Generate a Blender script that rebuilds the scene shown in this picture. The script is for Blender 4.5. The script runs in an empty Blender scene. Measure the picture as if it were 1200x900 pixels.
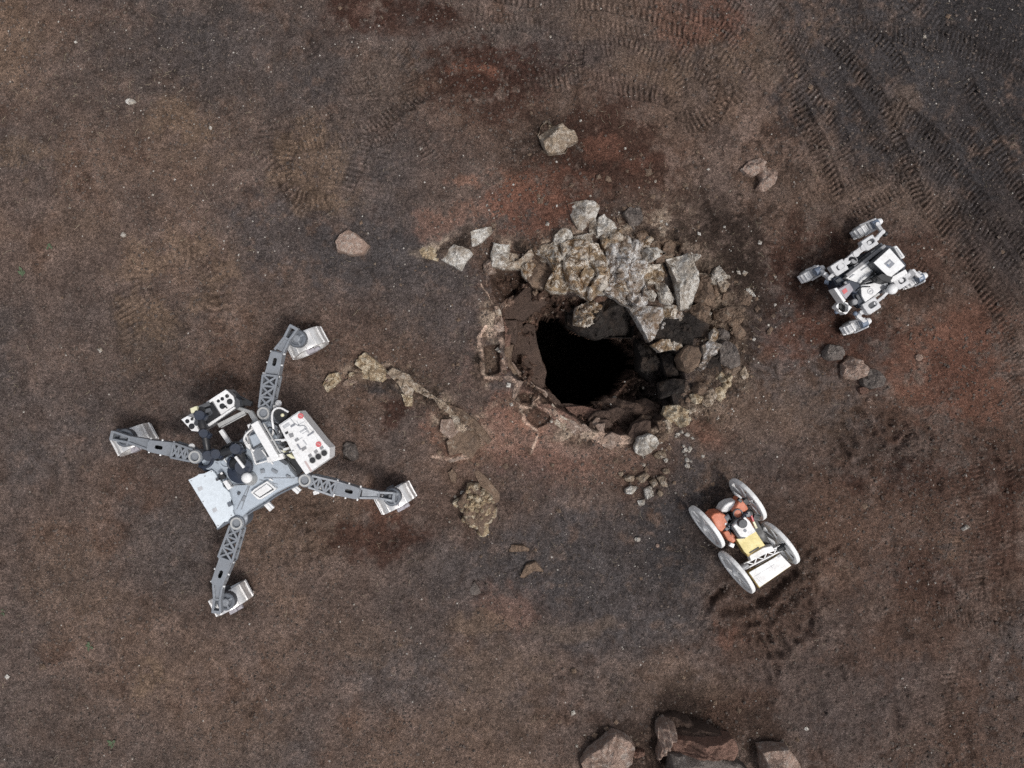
import bpy, math, random
import numpy as np
from mathutils import Vector

# ------------------------------------------------------------------ camera, sky, sun, exposure
SC = bpy.context.scene
COL = SC.collection
H = 8.1                                   # height of the drone above the ground (m)
cam_d = bpy.data.cameras.new('camera')
cam = bpy.data.objects.new('camera', cam_d)
COL.objects.link(cam)
cam.location = (0, 0, H)
cam.rotation_euler = (0, 0, 0)
cam_d.sensor_width = 36.0
cam_d.lens = 36.0 * H / 12.0              # 12 m of ground across the frame
cam_d.clip_start = 0.1
cam_d.clip_end = 2000
SC.camera = cam

SUN_EL, SUN_AZ = math.radians(62), math.radians(125)   # azimuth clockwise from +Y : sun in the lower right
world = bpy.data.worlds.new("World")
SC.world = world
world.use_nodes = True
wn = world.node_tree
wn.nodes.clear()
w_out = wn.nodes.new('ShaderNodeOutputWorld')
w_bg = wn.nodes.new('ShaderNodeBackground')
w_sky = wn.nodes.new('ShaderNodeTexSky')
w_sky.sky_type = 'NISHITA'
w_sky.sun_disc = False
w_sky.sun_elevation = SUN_EL
w_sky.sun_rotation = SUN_AZ
w_sky.dust_density = 4.0
w_hsv = wn.nodes.new('ShaderNodeHueSaturation')        # cloud cover takes most of the blue out
w_hsv.inputs['Saturation'].default_value = 0.35
wn.links.new(w_sky.outputs[0], w_hsv.inputs['Color'])
wn.links.new(w_hsv.outputs[0], w_bg.inputs['Color'])
w_bg.inputs['Strength'].default_value = 0.10
wn.links.new(w_bg.outputs[0], w_out.inputs['Surface'])

sun_d = bpy.data.lights.new('sun', 'SUN')
sun_d.energy = 1.5
sun_d.angle = math.radians(10)
sun_d.color = (1.0, 0.97, 0.93)
sun = bpy.data.objects.new('sun', sun_d)
COL.objects.link(sun)
sdir = Vector((math.sin(SUN_AZ) * math.cos(SUN_EL), math.cos(SUN_AZ) * math.cos(SUN_EL), math.sin(SUN_EL)))
sun.rotation_euler = sdir.to_track_quat('Z', 'Y').to_euler()
sun.location = (6, -5, 12)

SC.view_settings.view_transform = 'Standard'
SC.view_settings.look = 'None'
SC.view_settings.gamma = 1.0
SC.view_settings.use_curve_mapping = False
SC.view_settings.exposure = 0.26
SC.cycles.use_denoising = False            # keep the grit of the soil
SC.cycles.sample_clamp_indirect = 3.0

random.seed(7)
rng = np.random.default_rng(11)

# ------------------------------------------------------------------ helpers
def P(px, py, z=0.0):
    """the place at height z that the photograph shows at (px, py)"""
    k = (H - z) / H / 100.0
    return Vector(((px - 600) * k, (450 - py) * k, z))

def fr(ox, oy, s):
    return lambda x, y: (ox + x / s, oy + y / s)

_T = rng.random((512, 512))
def vnoise(x, y, seed=0):
    x = np.asarray(x, float) + seed * 37.13 + 1000
    y = np.asarray(y, float) + seed * 91.7 + 1000
    xi = np.floor(x).astype(np.int64); yi = np.floor(y).astype(np.int64)
    fx = x - xi; fy = y - yi
    fx = fx * fx * (3 - 2 * fx); fy = fy * fy * (3 - 2 * fy)
    a = _T[xi & 511, yi & 511]; b = _T[(xi + 1) & 511, yi & 511]
    c = _T[xi & 511, (yi + 1) & 511]; d = _T[(xi + 1) & 511, (yi + 1) & 511]
    return (a * (1 - fx) + b * fx) * (1 - fy) + (c * (1 - fx) + d * fx) * fy

def fbm(x, y, f, octv=4, seed=0, gain=0.5):
    s = 0; a = 1.0; n = 0
    for i in range(octv):
        s = s + a * (vnoise(x * f, y * f, seed + i * 7) - 0.5) * 2
        n += a; a *= gain; f *= 2.03
    return s / n

def sstep(a, b, x):
    t = np.clip((x - a) / (b - a), 0, 1)
    return t * t * (3 - 2 * t)

def seg_dist(X, Y, pts):
    """distance to a polyline, arc length of the nearest place, signed side"""
    best = np.full(X.shape, 1e9); arc = np.zeros(X.shape); sd = np.zeros(X.shape)
    s0 = 0.0
    for (ax, ay), (bx, by) in zip(pts[:-1], pts[1:]):
        dx, dy = bx - ax, by - ay
        L = math.hypot(dx, dy) + 1e-9
        t = np.clip(((X - ax) * dx + (Y - ay) * dy) / (L * L), 0, 1)
        ex = X - (ax + t * dx); ey = Y - (ay + t * dy)
        d = np.hypot(ex, ey)
        m = d < best
        best = np.where(m, d, best)
        arc = np.where(m, s0 + t * L, arc)
        sd = np.where(m, (dx * ey - dy * ex) / L, sd)
        s0 += L
    return best, arc, sd, s0

def in_poly(X, Y, poly):
    ins = np.zeros(X.shape, bool)
    n = len(poly)
    for i in range(n):
        x0, y0 = poly[i]; x1, y1 = poly[(i + 1) % n]
        if y0 == y1: continue
        c = ((y0 > Y) != (y1 > Y)) & (X < (x1 - x0) * (Y - y0) / (y1 - y0) + x0)
        ins ^= c
    return ins

def smooth_poly(pts, n=2):
    for _ in range(n):
        q = []
        for i in range(len(pts)):
            a = pts[i]; b = pts[(i + 1) % len(pts)]
            q.append((a[0] * .75 + b[0] * .25, a[1] * .75 + b[1] * .25))
            q.append((a[0] * .25 + b[0] * .75, a[1] * .25 + b[1] * .75))
        pts = q
    return pts

def smooth_line(pts, n=2):
    for _ in range(n):
        q = [pts[0]]
        for a, b in zip(pts[:-1], pts[1:]):
            q.append(tuple(u * .75 + v * .25 for u, v in zip(a, b)))
            q.append(tuple(u * .25 + v * .75 for u, v in zip(a, b)))
        q.append(pts[-1])
        pts = q
    return pts

# ------------------------------------------------------------------ materials
def new_mat(name):
    m = bpy.data.materials.new(name)
    m.use_nodes = True
    nt = m.node_tree
    return m, nt, nt.nodes['Principled BSDF']

def N(nt, t, **kw):
    n = nt.nodes.new(t)
    for k, v in kw.items(): setattr(n, k, v)
    return n

def noise_node(nt, scale, detail=4, rough=0.55, coord='Object', dist=0.0, w=0.0):
    tc = N(nt, 'ShaderNodeTexCoord')
    mp = N(nt, 'ShaderNodeMapping'); mp.inputs['Location'].default_value = (w, w * 1.7, w * .3)
    nt.links.new(tc.outputs[coord], mp.inputs[0])
    n = N(nt, 'ShaderNodeTexNoise')
    n.inputs['Scale'].default_value = scale; n.inputs['Detail'].default_value = detail
    n.inputs['Roughness'].default_value = rough; n.inputs['Distortion'].default_value = dist
    nt.links.new(mp.outputs[0], n.inputs['Vector'])
    return n

def ramp(nt, src, stops):
    r = N(nt, 'ShaderNodeValToRGB')
    e = r.color_ramp.elements
    while len(e) < len(stops): e.new(0.5)
    for el, (p, c) in zip(e, stops):
        el.position = p
        el.color = (c, c, c, 1) if isinstance(c, (int, float)) else (*c, 1)
    nt.links.new(src, r.inputs[0])
    return r

def mixc(nt, fac, a, b, mode='MIX'):
    m = N(nt, 'ShaderNodeMix', data_type='RGBA', blend_type=mode)
    for sock, v in ((m.inputs[0], fac), (m.inputs[6], a), (m.inputs[7], b)):
        if isinstance(v, (int, float)): sock.default_value = v
        elif isinstance(v, tuple): sock.default_value = (*v, 1)
        else: nt.links.new(v, sock)
    return m.outputs[2]

def bump(nt, bsdf, srcs):
    """chain of (height socket, strength, distance)"""
    prev = None
    for s, st, di in srcs:
        b = N(nt, 'ShaderNodeBump')
        b.inputs['Strength'].default_value = st; b.inputs['Distance'].default_value = di
        nt.links.new(s, b.inputs['Height'])
        if prev: nt.links.new(prev, b.inputs['Normal'])
        prev = b.outputs[0]
    nt.links.new(prev, bsdf.inputs['Normal'])

def paint(name, col, rough=0.45, metal=0.0, dirt=0.25, dirt_col=(0.09, 0.07, 0.055), spec=0.5):
    m, nt, b = new_mat(name)
    n1 = noise_node(nt, 9, 5, 0.65)
    f = ramp(nt, n1.outputs[0], [(0.46, 0.0), (0.78, dirt)])
    n2 = noise_node(nt, 45, 3, 0.6, w=3)
    v = ramp(nt, n2.outputs[0], [(0.3, 0.88), (0.7, 1.06)])
    c = mixc(nt, 1.0, col, v.outputs[0], 'MULTIPLY')
    c = mixc(nt, f.outputs[0], c, dirt_col)
    nt.links.new(c, b.inputs['Base Color'])
    r = ramp(nt, n1.outputs[0], [(0.3, max(rough - .08, .05)), (0.75, min(rough + .25, 1))])
    nt.links.new(r.outputs[0], b.inputs['Roughness'])
    b.inputs['Metallic'].default_value = metal
    b.inputs['Specular IOR Level'].default_value = spec
    bump(nt, b, [(n2.outputs[0], 0.12, 0.002)])
    return m

M = {}
M['white'] = paint('white_paint', (0.82, 0.82, 0.82), 0.42, dirt=0.30, dirt_col=(.30,.24,.20))
M['blue_white'] = paint('pale_blue_white_panel', (0.68, 0.74, 0.79), 0.4, dirt=0.12)
M['body_grey'] = paint('blue_grey_paint', (0.42, 0.47, 0.53), 0.36, dirt=0.12)
M['leg_grey'] = paint('anodised_leg_grey', (0.25, 0.268, 0.295), 0.42, metal=0.15, dirt=0.3)
M['leg_dark'] = paint('dark_leg_grey', (0.15, 0.165, 0.19), 0.45, metal=0.3, dirt=0.25)
M['alu'] = paint('brushed_aluminium', (0.84, 0.83, 0.82), 0.33, metal=0.55, dirt=0.12)
M['alu_dull'] = paint('dull_aluminium', (0.52, 0.52, 0.51), 0.5, metal=0.45, dirt=0.35)
M['black'] = paint('black_plastic', (0.018, 0.019, 0.022), 0.45, dirt=0.2)
M['navy'] = paint('navy_dark_metal', (0.022, 0.03, 0.05), 0.4, dirt=0.15)
M['dark_grey'] = paint('dark_grey_metal', (0.07, 0.075, 0.085), 0.5, dirt=0.3)
M['mid_grey'] = paint('mid_grey_metal', (0.27, 0.27, 0.28), 0.5, metal=0.2, dirt=0.3)
M['lilac'] = paint('lilac_grey_plastic', (0.36, 0.34, 0.37), 0.5, dirt=0.3)
M['bluegrey'] = paint('motor_blue_grey', (0.16, 0.20, 0.27), 0.4, dirt=0.2)
M['red'] = paint('red_print', (0.60, 0.13, 0.14), 0.5, dirt=0.15)
M['print_grey'] = paint('grey_print', (0.24, 0.25, 0.28), 0.5, dirt=0.1)
M['faint'] = paint('faint_grey_print', (0.5, 0.51, 0.53), 0.5, dirt=0.15)
M['pink'] = paint('faded_pink_print', (0.55, 0.45, 0.44), 0.5, dirt=0.15)
M['orange'] = paint('orange_cover', (0.60, 0.19, 0.10), 0.5, dirt=0.35)
M['yellow'] = paint('pale_yellow_cover', (0.78, 0.66, 0.30), 0.5, dirt=0.2)
M['olive'] = paint('ochre_side', (0.42, 0.30, 0.09), 0.5, dirt=0.3)
M['cream'] = paint('cream_plastic', (0.78, 0.75, 0.52), 0.45, dirt=0.15)
M['arm_grey'] = paint('worn_light_grey_paint', (0.62, 0.62, 0.63), 0.45, dirt=0.35)
M['wheel_pale'] = paint('dusty_pale_wheel', (0.86, 0.86, 0.85), 0.55, dirt=0.25, dirt_col=(0.16, 0.135, 0.115))
M['wheel_side'] = paint('dusty_grey_wheel_side', (0.82, 0.82, 0.81), 0.6, dirt=0.28, dirt_col=(0.14, 0.12, 0.105))
M['tread_grey'] = paint('dusty_tread_grey', (0.86, 0.85, 0.84), 0.5, metal=0.1, dirt=0.22, dirt_col=(0.14, 0.115, 0.10))

def rock_mat(name, a, b, c, lich=0.0, lich_col=(0.5, 0.5, 0.47), pit=0.5, soil=0.35, lsc=13, soil_col=(0.12, 0.082, 0.06)):
    """a/b main tones, c dark pits, lich share of pale lichen"""
    m, nt, bs = new_mat(name)
    n1 = noise_node(nt, 7, 6, 0.62, dist=0.4)
    n2 = noise_node(nt, 26, 5, 0.65, w=2)
    n3 = noise_node(nt, 90, 4, 0.6, w=5)
    col = mixc(nt, ramp(nt, n1.outputs[0], [(0.36, 0.0), (0.62, 1.0)]).outputs[0], a, b)
    if lich > 0:
        n4 = noise_node(nt, lsc, 6, 0.72, w=9, dist=0.6)
        e = 0.66 - lich * 0.3
        col = mixc(nt, ramp(nt, n4.outputs[0], [(e, 0.0), (e + 0.09, 0.9)]).outputs[0], col, lich_col)
    col = mixc(nt, ramp(nt, n2.outputs[0], [(0.30, pit), (0.45, 0.0)]).outputs[0], col, c)
    if soil > 0:
        n5 = noise_node(nt, 5, 5, 0.7, w=14)
        col = mixc(nt, ramp(nt, n5.outputs[0], [(0.5, 0.0), (0.68, soil)]).outputs[0], col, soil_col)
    v = ramp(nt, n3.outputs[0], [(0.25, 0.62), (0.75, 1.3)])
    col = mixc(nt, 1.0, col, v.outputs[0], 'MULTIPLY')
    nt.links.new(col, bs.inputs['Base Color'])
    bs.inputs['Roughness'].default_value = 0.92
    bs.inputs['Specular IOR Level'].default_value = 0.2
    bump(nt, bs, [(n1.outputs[0], 0.5, 0.05), (n2.outputs[0], 1.0, 0.03), (n3.outputs[0], 0.9, 0.012)])
    return m

R = {}
R['white'] = rock_mat('white_weathered_rock', (0.50, 0.46, 0.41), (0.36, 0.305, 0.245), (0.07, 0.052, 0.04), 0.65, (0.74, 0.71, 0.66), 0.7, .75, 10, (0.19, 0.13, 0.085))
R['mottled'] = rock_mat('mottled_lichen_rock', (0.38, 0.28, 0.18), (0.24, 0.165, 0.105), (0.03, 0.024, 0.02), 0.64, (0.76, 0.70, 0.62), 1.0, .85, 8, (0.22, 0.125, 0.06))
R['blueish'] = rock_mat('blue_grey_lichen_rock', (0.38, 0.33, 0.28), (0.24, 0.175, 0.13), (0.03, 0.026, 0.024), 0.66, (0.72, 0.70, 0.68), 1.0, .8, 9, (0.20, 0.13, 0.08))
R['tan'] = rock_mat('tan_rock', (0.25, 0.175, 0.125), (0.17, 0.12, 0.09), (0.045, 0.033, 0.026), 0.3, (0.33, 0.275, 0.22), 0.5)
R['pale'] = rock_mat('pale_crust', (0.42, 0.335, 0.25), (0.29, 0.22, 0.165), (0.07, 0.05, 0.038), 0.55, (0.58, 0.51, 0.43), 0.5, .15)
R['yellow'] = rock_mat('yellow_crust', (0.50, 0.39, 0.255), (0.35, 0.26, 0.17), (0.07, 0.052, 0.038), 0.6, (0.66, 0.58, 0.45), 0.55, .15)
R['grey'] = rock_mat('grey_stone', (0.20, 0.172, 0.155), (0.135, 0.113, 0.102), (0.05, 0.04, 0.036), 0.35, (0.31, 0.275, 0.25), 0.4)
R['pink'] = rock_mat('pinkish_boulder', (0.42, 0.305, 0.25), (0.31, 0.215, 0.17), (0.07, 0.05, 0.042), 0.5, (0.50, 0.42, 0.365), 0.45)
R['ledge'] = rock_mat('pinkish_tan_crust', (0.37, 0.275, 0.225), (0.26, 0.185, 0.145), (0.08, 0.055, 0.042), 0.5, (0.48, 0.39, 0.33), 0.5, .4)
R['redbrown'] = rock_mat('red_brown_stone', (0.26, 0.155, 0.12), (0.18, 0.11, 0.085), (0.025, 0.016, 0.014), 0.15, (0.2, 0.13, 0.1), 0.5)
R['dark'] = rock_mat('dark_rock', (0.045, 0.038, 0.034), (0.028, 0.023, 0.021), (0.012, 0.010, 0.009), 0.15, (0.10, 0.10, 0.09), 0.5)  # very dark rock for the vault and the dark rim pieces
R['brown'] = rock_mat('brown_slab', (0.115, 0.078, 0.062), (0.08, 0.055, 0.044), (0.03, 0.022, 0.018), 0.15, (0.13, 0.09, 0.068), 0.4)

# ------------------------------------------------------------------ mesh builder
class MB:
    def __init__(s): s.v = []; s.f = []
    def add(s, vs, fs):
        o = len(s.v)
        s.v += [tuple(v) for v in vs]
        s.f += [tuple(i + o for i in f) for f in fs]
        return s
    def prism(s, pts, z0, z1, inset=0.0):
        """pts: world xy outline (counter-clockwise or not), closed prism; top drawn in by inset"""
        n = len(pts)
        cx = sum(p[0] for p in pts) / n; cy = sum(p[1] for p in pts) / n
        area = sum(pts[i][0] * pts[(i + 1) % n][1] - pts[(i + 1) % n][0] * pts[i][1] for i in range(n))
        if area < 0: pts = pts[::-1]
        top = []
        for p in pts:
            d = math.hypot(p[0] - cx, p[1] - cy) + 1e-9
            k = max(0.0, 1 - inset / d)
            top.append((cx + (p[0] - cx) * k, cy + (p[1] - cy) * k))
        vs = [(p[0], p[1], z0) for p in pts] + [(p[0], p[1], z1) for p in top]
        fs = [tuple(range(n - 1, -1, -1)), tuple(range(n, 2 * n))]
        fs += [(i, (i + 1) % n, n + (i + 1) % n, n + i) for i in range(n)]
        return s.add(vs, fs)
    def pprism(s, q, pts, z0, z1, inset=0.0):
        """outline given in photograph coordinates through frame q, as it looks at height z1"""
        w = [P(*q(x, y), z1) for x, y in pts]
        return s.prism([(a.x, a.y) for a in w], z0, z1, inset)
    def box(s, c, u, hu, hv, hw, up=(0, 0, 1)):
        """box at c, long axis u, half sizes along u, side, up"""
        c = Vector(c); u = Vector(u).normalized(); up = Vector(up)
        v = up.cross(u)
        if v.length < 1e-5: v = Vector((0, 1, 0)).cross(u)
        v.normalize(); w = u.cross(v)
        vs = [c + u * hu * a + v * hv * b + w * hw * d for d in (-1, 1) for b in (-1, 1) for a in (-1, 1)]
        fs = [(0, 2, 3, 1), (4, 5, 7, 6), (0, 1, 5, 4), (2, 6, 7, 3), (0, 4, 6, 2), (1, 3, 7, 5)]
        return s.add(vs, fs)
    def bar(s, a, b, hv, hw, up=(0, 0, 1)):
        a = Vector(a); b = Vector(b)
        return s.box((a + b) / 2, b - a, (b - a).length / 2, hv, hw, up)
    def lathe(s, c, ax, prof, n=24):
        """prof: list of (offset along axis, radius)"""
        c = Vector(c); ax = Vector(ax).normalized()
        t = Vector((0, 0, 1)) if abs(ax.z) < 0.9 else Vector((1, 0, 0))
        u = ax.cross(t).normalized(); v = ax.cross(u)
        vs = []; fs = []
        for o, r in prof:
            for k in range(n):
                a = 2 * math.pi * k / n
                vs.append(c + ax * o + (u * math.cos(a) + v * math.sin(a)) * max(r, 1e-4))
        for i in range(len(prof) - 1):
            for k in range(n):
                k2 = (k + 1) % n
                fs.append((i * n + k, (i + 1) * n + k, (i + 1) * n + k2, i * n + k2))
        return s.add(vs, fs)
    def cyl(s, a, b, r, n=16, r2=None):
        a = Vector(a); b = Vector(b); L = (b - a).length
        r2 = r if r2 is None else r2
        return s.lathe(a, b - a, [(0, 0), (0, r), (L, r2), (L, 0)], n)
    def tube(s, pts, r, n=8):
        pts = [Vector(p) for p in pts]
        m = len(pts); vs = []; fs = []; prev = None
        for i, p in enumerate(pts):
            d = (pts[min(i + 1, m - 1)] - pts[max(i - 1, 0)]).normalized()
            t = prev if prev is not None else (Vector((0, 0, 1)) if abs(d.z) < .9 else Vector((1, 0, 0)))
            u = (t - d * t.dot(d)).normalized(); prev = u
            v = d.cross(u)
            rr = r[i] if isinstance(r, (list, tuple)) else r
            vs += [p + (u * math.cos(2 * math.pi * k / n) + v * math.sin(2 * math.pi * k / n)) * rr for k in range(n)]
        for i in range(m - 1):
            for k in range(n):
                k2 = (k + 1) % n
                fs.append((i * n + k, i * n + k2, (i + 1) * n + k2, (i + 1) * n + k))
        fs.append(tuple(range(n - 1, -1, -1))); fs.append(tuple((m - 1) * n + k for k in range(n)))
        return s.add(vs, fs)
    def sphere(s, c, r, n=16, m=10, sq=(1, 1, 1)):
        c = Vector(c); vs = []; fs = []
        for i in range(m + 1):
            th = math.pi * i / m
            for k in range(n):
                a = 2 * math.pi * k / n
                vs.append(c + Vector((math.sin(th) * math.cos(a) * sq[0], math.sin(th) * math.sin(a) * sq[1], math.cos(th) * sq[2])) * r)
        for i in range(m):
            for k in range(n):
                k2 = (k + 1) % n
                fs.append((i * n + k, (i + 1) * n + k, (i + 1) * n + k2, i * n + k2))
        return s.add(vs, fs)
    def holed(s, outer, hole, z0, z1):
        """plate with an opening: outer and hole are xy rings with the same number of points"""
        n = len(outer)
        vs = [(*p, z1) for p in outer] + [(*p, z1) for p in hole] + [(*p, z0) for p in outer] + [(*p, z0) for p in hole]
        fs = []
        for i in range(n):
            j = (i + 1) % n
            fs += [(i, j, n + j, n + i), (2 * n + i, 3 * n + i, 3 * n + j, 2 * n + j),
                   (i, 2 * n + i, 2 * n + j, j), (n + i, n + j, 3 * n + j, 3 * n + i)]
        return s.add(vs, fs)

def holed_poly(mb, pts, z0, z1, c, hr, n=24, elong=(1, 0, 1.0)):
    """convex outline pts (world xy) with a round or long hole at c"""
    ux, uy, el = elong
    outer, hole = [], []
    for k in range(n):
        a = 2 * math.pi * k / n
        dx, dy = math.cos(a), math.sin(a)
        best = 1e9
        m = len(pts)
        for i in range(m):
            ax, ay = pts[i]; bx, by = pts[(i + 1) % m]
            ex, ey = bx - ax, by - ay
            den = dx * ey - dy * ex
            if abs(den) < 1e-9: continue
            t = ((ax - c[0]) * ey - (ay - c[1]) * ex) / den
            u = ((ax - c[0]) * dy - (ay - c[1]) * dx) / den
            if t > 0 and -1e-6 <= u <= 1 + 1e-6: best = min(best, t)
        outer.append((c[0] + dx * best, c[1] + dy * best))
        al = dx * ux + dy * uy; pe = -dx * uy + dy * ux
        rr = hr / max(1e-6, ((abs(al) / el) ** 4 + abs(pe) ** 4) ** 0.25)
        hole.append((c[0] + dx * rr, c[1] + dy * rr))
    mb.holed(outer, hole, z0, z1)

def build(name, mb, mat, parent=None, bevel=0.0, smooth=40, base=None, stuff=False):
    base = base if base is not None else (Vector(parent['_b']) if parent is not None and '_b' in parent else Vector((0, 0, 0)))
    me = bpy.data.meshes.new(name)
    me.from_pydata([(v[0] - base[0], v[1] - base[1], v[2] - base[2]) for v in mb.v], [], mb.f)
    me.validate(); me.update()
    import bmesh
    bm = bmesh.new(); bm.from_mesh(me)
    bmesh.ops.remove_doubles(bm, verts=bm.verts, dist=1e-5)
    bmesh.ops.recalc_face_normals(bm, faces=bm.faces)
    bm.to_mesh(me); bm.free()
    me.materials.append(mat)
    if smooth:
        me.polygons.foreach_set('use_smooth', [True] * len(me.polygons))
        me.set_sharp_from_angle(angle=math.radians(smooth))
    o = bpy.data.objects.new(name, me)
    COL.objects.link(o)
    if stuff: o['kind'] = 'stuff'
    if bevel:
        bv = o.modifiers.new('bevel', 'BEVEL'); bv.width = bevel; bv.segments = 2
        bv.limit_method = 'ANGLE'; bv.angle_limit = math.radians(40)
    if parent is not None:
        o.parent = parent
        o['_b'] = tuple(base)
    else:
        o.location = base
    return o

def thing(name, label, cat, loc, group=None):
    o = bpy.data.objects.new(name, None)
    o.empty_display_size = 0.2
    COL.objects.link(o); o.location = loc
    o['label'] = label; o['category'] = cat
    if group: o['group'] = group
    o['_b'] = tuple(loc)
    return o

def tag(o, label, cat, group=None):
    o['label'] = label; o['category'] = cat
    if group: o['group'] = group
    return o

# ------------------------------------------------------------------ the ground
PXM = 100.0
def W2(p, z=0.0):
    k = (H - z) / H / 100.0
    return ((p[0] - 600) * k, (450 - p[1]) * k)

F1 = fr(470, 220, 5.0); F2 = fr(650, 220, 1200 / 260); F3 = fr(540, 330, 4.5); F4 = fr(690, 400, 4.5)
F5 = fr(370, 400, 3.75); F6 = fr(660, 780, 4.0)
G2 = fr(400, 0, 3.0); G3 = fr(800, 0, 3.0); G4 = fr(800, 380, 3.0); G5 = fr(800, 600, 3.0); G6 = fr(400, 580, 2.8125)
ID = lambda x, y: (x, y)

RIM = smooth_poly([W2(p, -0.05) for p in [
    (574, 322), (600, 316), (628, 320), (648, 340), (690, 350), (712, 338), (735, 352), (756, 385), (778, 402), (800, 412),
    (803, 438), (800, 462), (786, 478), (770, 496), (748, 508), (715, 512), (682, 500), (660, 484), (636, 468),
    (612, 452), (592, 430), (588, 400), (584, 372), (590, 350)]], 1)
_hole0 = ([W2(F3(*p), -0.6) for p in [
    (400, 215), (440, 185), (530, 200), (570, 250), (650, 285), (720, 310), (790, 290), (860, 320), (900, 370), (930, 410),
    (905, 460), (850, 530), (800, 590), (730, 640), (640, 655), (540, 650), (480, 610), (440, 540), (448, 470), (410, 380),
    (385, 270)]])
HOLE = []
for _i, (_a, _b) in enumerate(zip(_hole0, _hole0[1:] + _hole0[:1])):
    for _k in range(6):
        _t = _k / 6; _x = _a[0] * (1 - _t) + _b[0] * _t; _y = _a[1] * (1 - _t) + _b[1] * _t
        HOLE.append((_x + .05 * float(fbm(_x, _y, 6, 3, 301)), _y + .05 * float(fbm(_x, _y, 6, 3, 302))))
RIMc = RIM + [RIM[0]]; HOLEc = HOLE + [HOLE[0]]

TRACKS = [  # points in the photograph, width m, depth m, lug spacing m
    ([(560, -8), (640, 6), (700, 18), (760, 27), (830, 44)], .15, .018, .075),
    ([(700, -8), (760, 4), (830, 22), (880, 40)], .13, .014, .07),
    ([(596, 88), (660, 90), (720, 104), (790, 120)], .15, .018, .075),
    ([(660, 60), (690, 45), (740, 48), (780, 70), (800, 100), (790, 135), (760, 150)], .13, .012, .07),
    ([(680, 40), (675, 75), (685, 110)], .12, .02, .07),
    ([(780, 60), (830, 95), (850, 120), (830, 145), (790, 150)], .15, .016, .07),
    ([(440, 40), (470, 60), (486, 92), (478, 125), (450, 150), (415, 165)], .13, .014, .065),
    ([(400, 60), (425, 85), (440, 110), (436, 135)], .13, .012, .065),
    ([(484, 150), (494, 172), (507, 196)], .11, .026, .06),
    ([(380, 110), (420, 105), (450, 95)], .13, .012, .06),
    ([(350, 150), (335, 175), (335, 205), (350, 230), (375, 245)], .26, .018, .085),
    ([(440, 140), (425, 170), (415, 205), (400, 235)], .18, .016, .075),
    ([(330, 170), (380, 165), (410, 160), (470, 130), (510, 105)], .14, .016, .065),
    ([(935, -10), (985, 40), (1020, 80), (1060, 130), (1100, 160), (1150, 210), (1200, 290), (1240, 360)], .14, .026, .07),
    ([(918, -10), (960, 30), (1000, 75), (1030, 112), (1056, 165), (1075, 215), (1080, 250)], .13, .024, .07),
    ([(995, 28), (1060, 45), (1120, 62), (1160, 78), (1215, 125)], .15, .022, .075),
    ([(985, 70), (1005, 120), (1030, 160), (1062, 200), (1100, 255), (1180, 380)], .14, .02, .07),
    ([(860, 10), (900, 60), (930, 110), (962, 165), (988, 240)], .14, .022, .07),
    ([(905, 60), (945, 130), (965, 190), (985, 245)], .13, .016, .07),
    ([(1125, 75), (1150, 130), (1180, 190), (1215, 260)], .14, .022, .07),
    ([(975, 218), (1020, 212), (1050, 202), (1080, 216)], .14, .018, .065),
    ([(985, 255), (1030, 235), (1066, 214)], .14, .018, .065),
    ([(1000, 155), (1050, 190), (1100, 230), (1150, 262), (1200, 330)], .14, .018, .07),
    ([(1075, 130), (1120, 190), (1160, 250), (1200, 300)], .14, .02, .07),
    ([(940, 20), (1010, 30), (1060, 10), (1080, -10)], .14, .014, .07),
    ([(1060, -10), (1110, 40), (1180, 70), (1220, 80)], .14, .014, .07),
    ([(1110, 280), (1150, 330), (1185, 400), (1200, 450)], .14, .018, .07),
    ([(1130, 370), (1150, 420), (1178, 520), (1192, 580)], .13, .022, .06),
    ([(1140, 530), (1150, 600), (1142, 660), (1150, 720)], .16, .016, .07),
    ([(1085, 700), (1140, 715), (1210, 730)], .15, .016, .07),
    ([(1098, 480), (1110, 520), (1095, 560)], .13, .014, .06),
    ([(1120, 760), (1105, 820), (1115, 900)], .15, .014, .07),
    ([(1160, 590), (1172, 650), (1160, 700)], .15, .014, .07),
    ([(930, 270), (960, 275), (985, 265)], .14, .016, .065),
    ([(1060, 290), (1090, 330), (1120, 350)], .14, .014, .065),
    ([(830, 30), (800, 40), (820, 10)], .2, .014, .07),
    ([(160, 790), (190, 795)], .3, .012, .055),
    ([(145, 320), (150, 370), (160, 420)], .24, .010, .08),
    ([(190, 285), (230, 285), (260, 310), (262, 350), (245, 390)], .28, .012, .1),
    ([(320, 580), (350, 585), (380, 578)], .2, .012, .08),
]
def ring_pts(cx, cy, rx, ry, a0, a1, n=14):
    return [(cx + rx * math.cos(math.radians(a0 + (a1 - a0) * k / n)), cy + ry * math.sin(math.radians(a0 + (a1 - a0) * k / n))) for k in range(n + 1)]
TRACKS += [(ring_pts(205, 335, 52, 48, 120, 420), .26, .007, .11), (ring_pts(205, 335, 36, 34, 100, 330), .2, .008, .09), (ring_pts(375, 195, 42, 46, 60, 330), .2, .02, .075),
           (ring_pts(420, 110, 60, 62, -60, 110), .14, .016, .065), (ring_pts(420, 110, 40, 44, -60, 140), .13, .014, .065), (ring_pts(800, 100, 55, 55, -100, 100), .15, .016, .07),
           (ring_pts(800, 100, 36, 36, -90, 120), .14, .014, .07), (ring_pts(590, 70, 90, 40, 180, 330), .13, .012, .07)]
TRACKS_ALL = list(TRACKS)
_r = random.Random(5)
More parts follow.
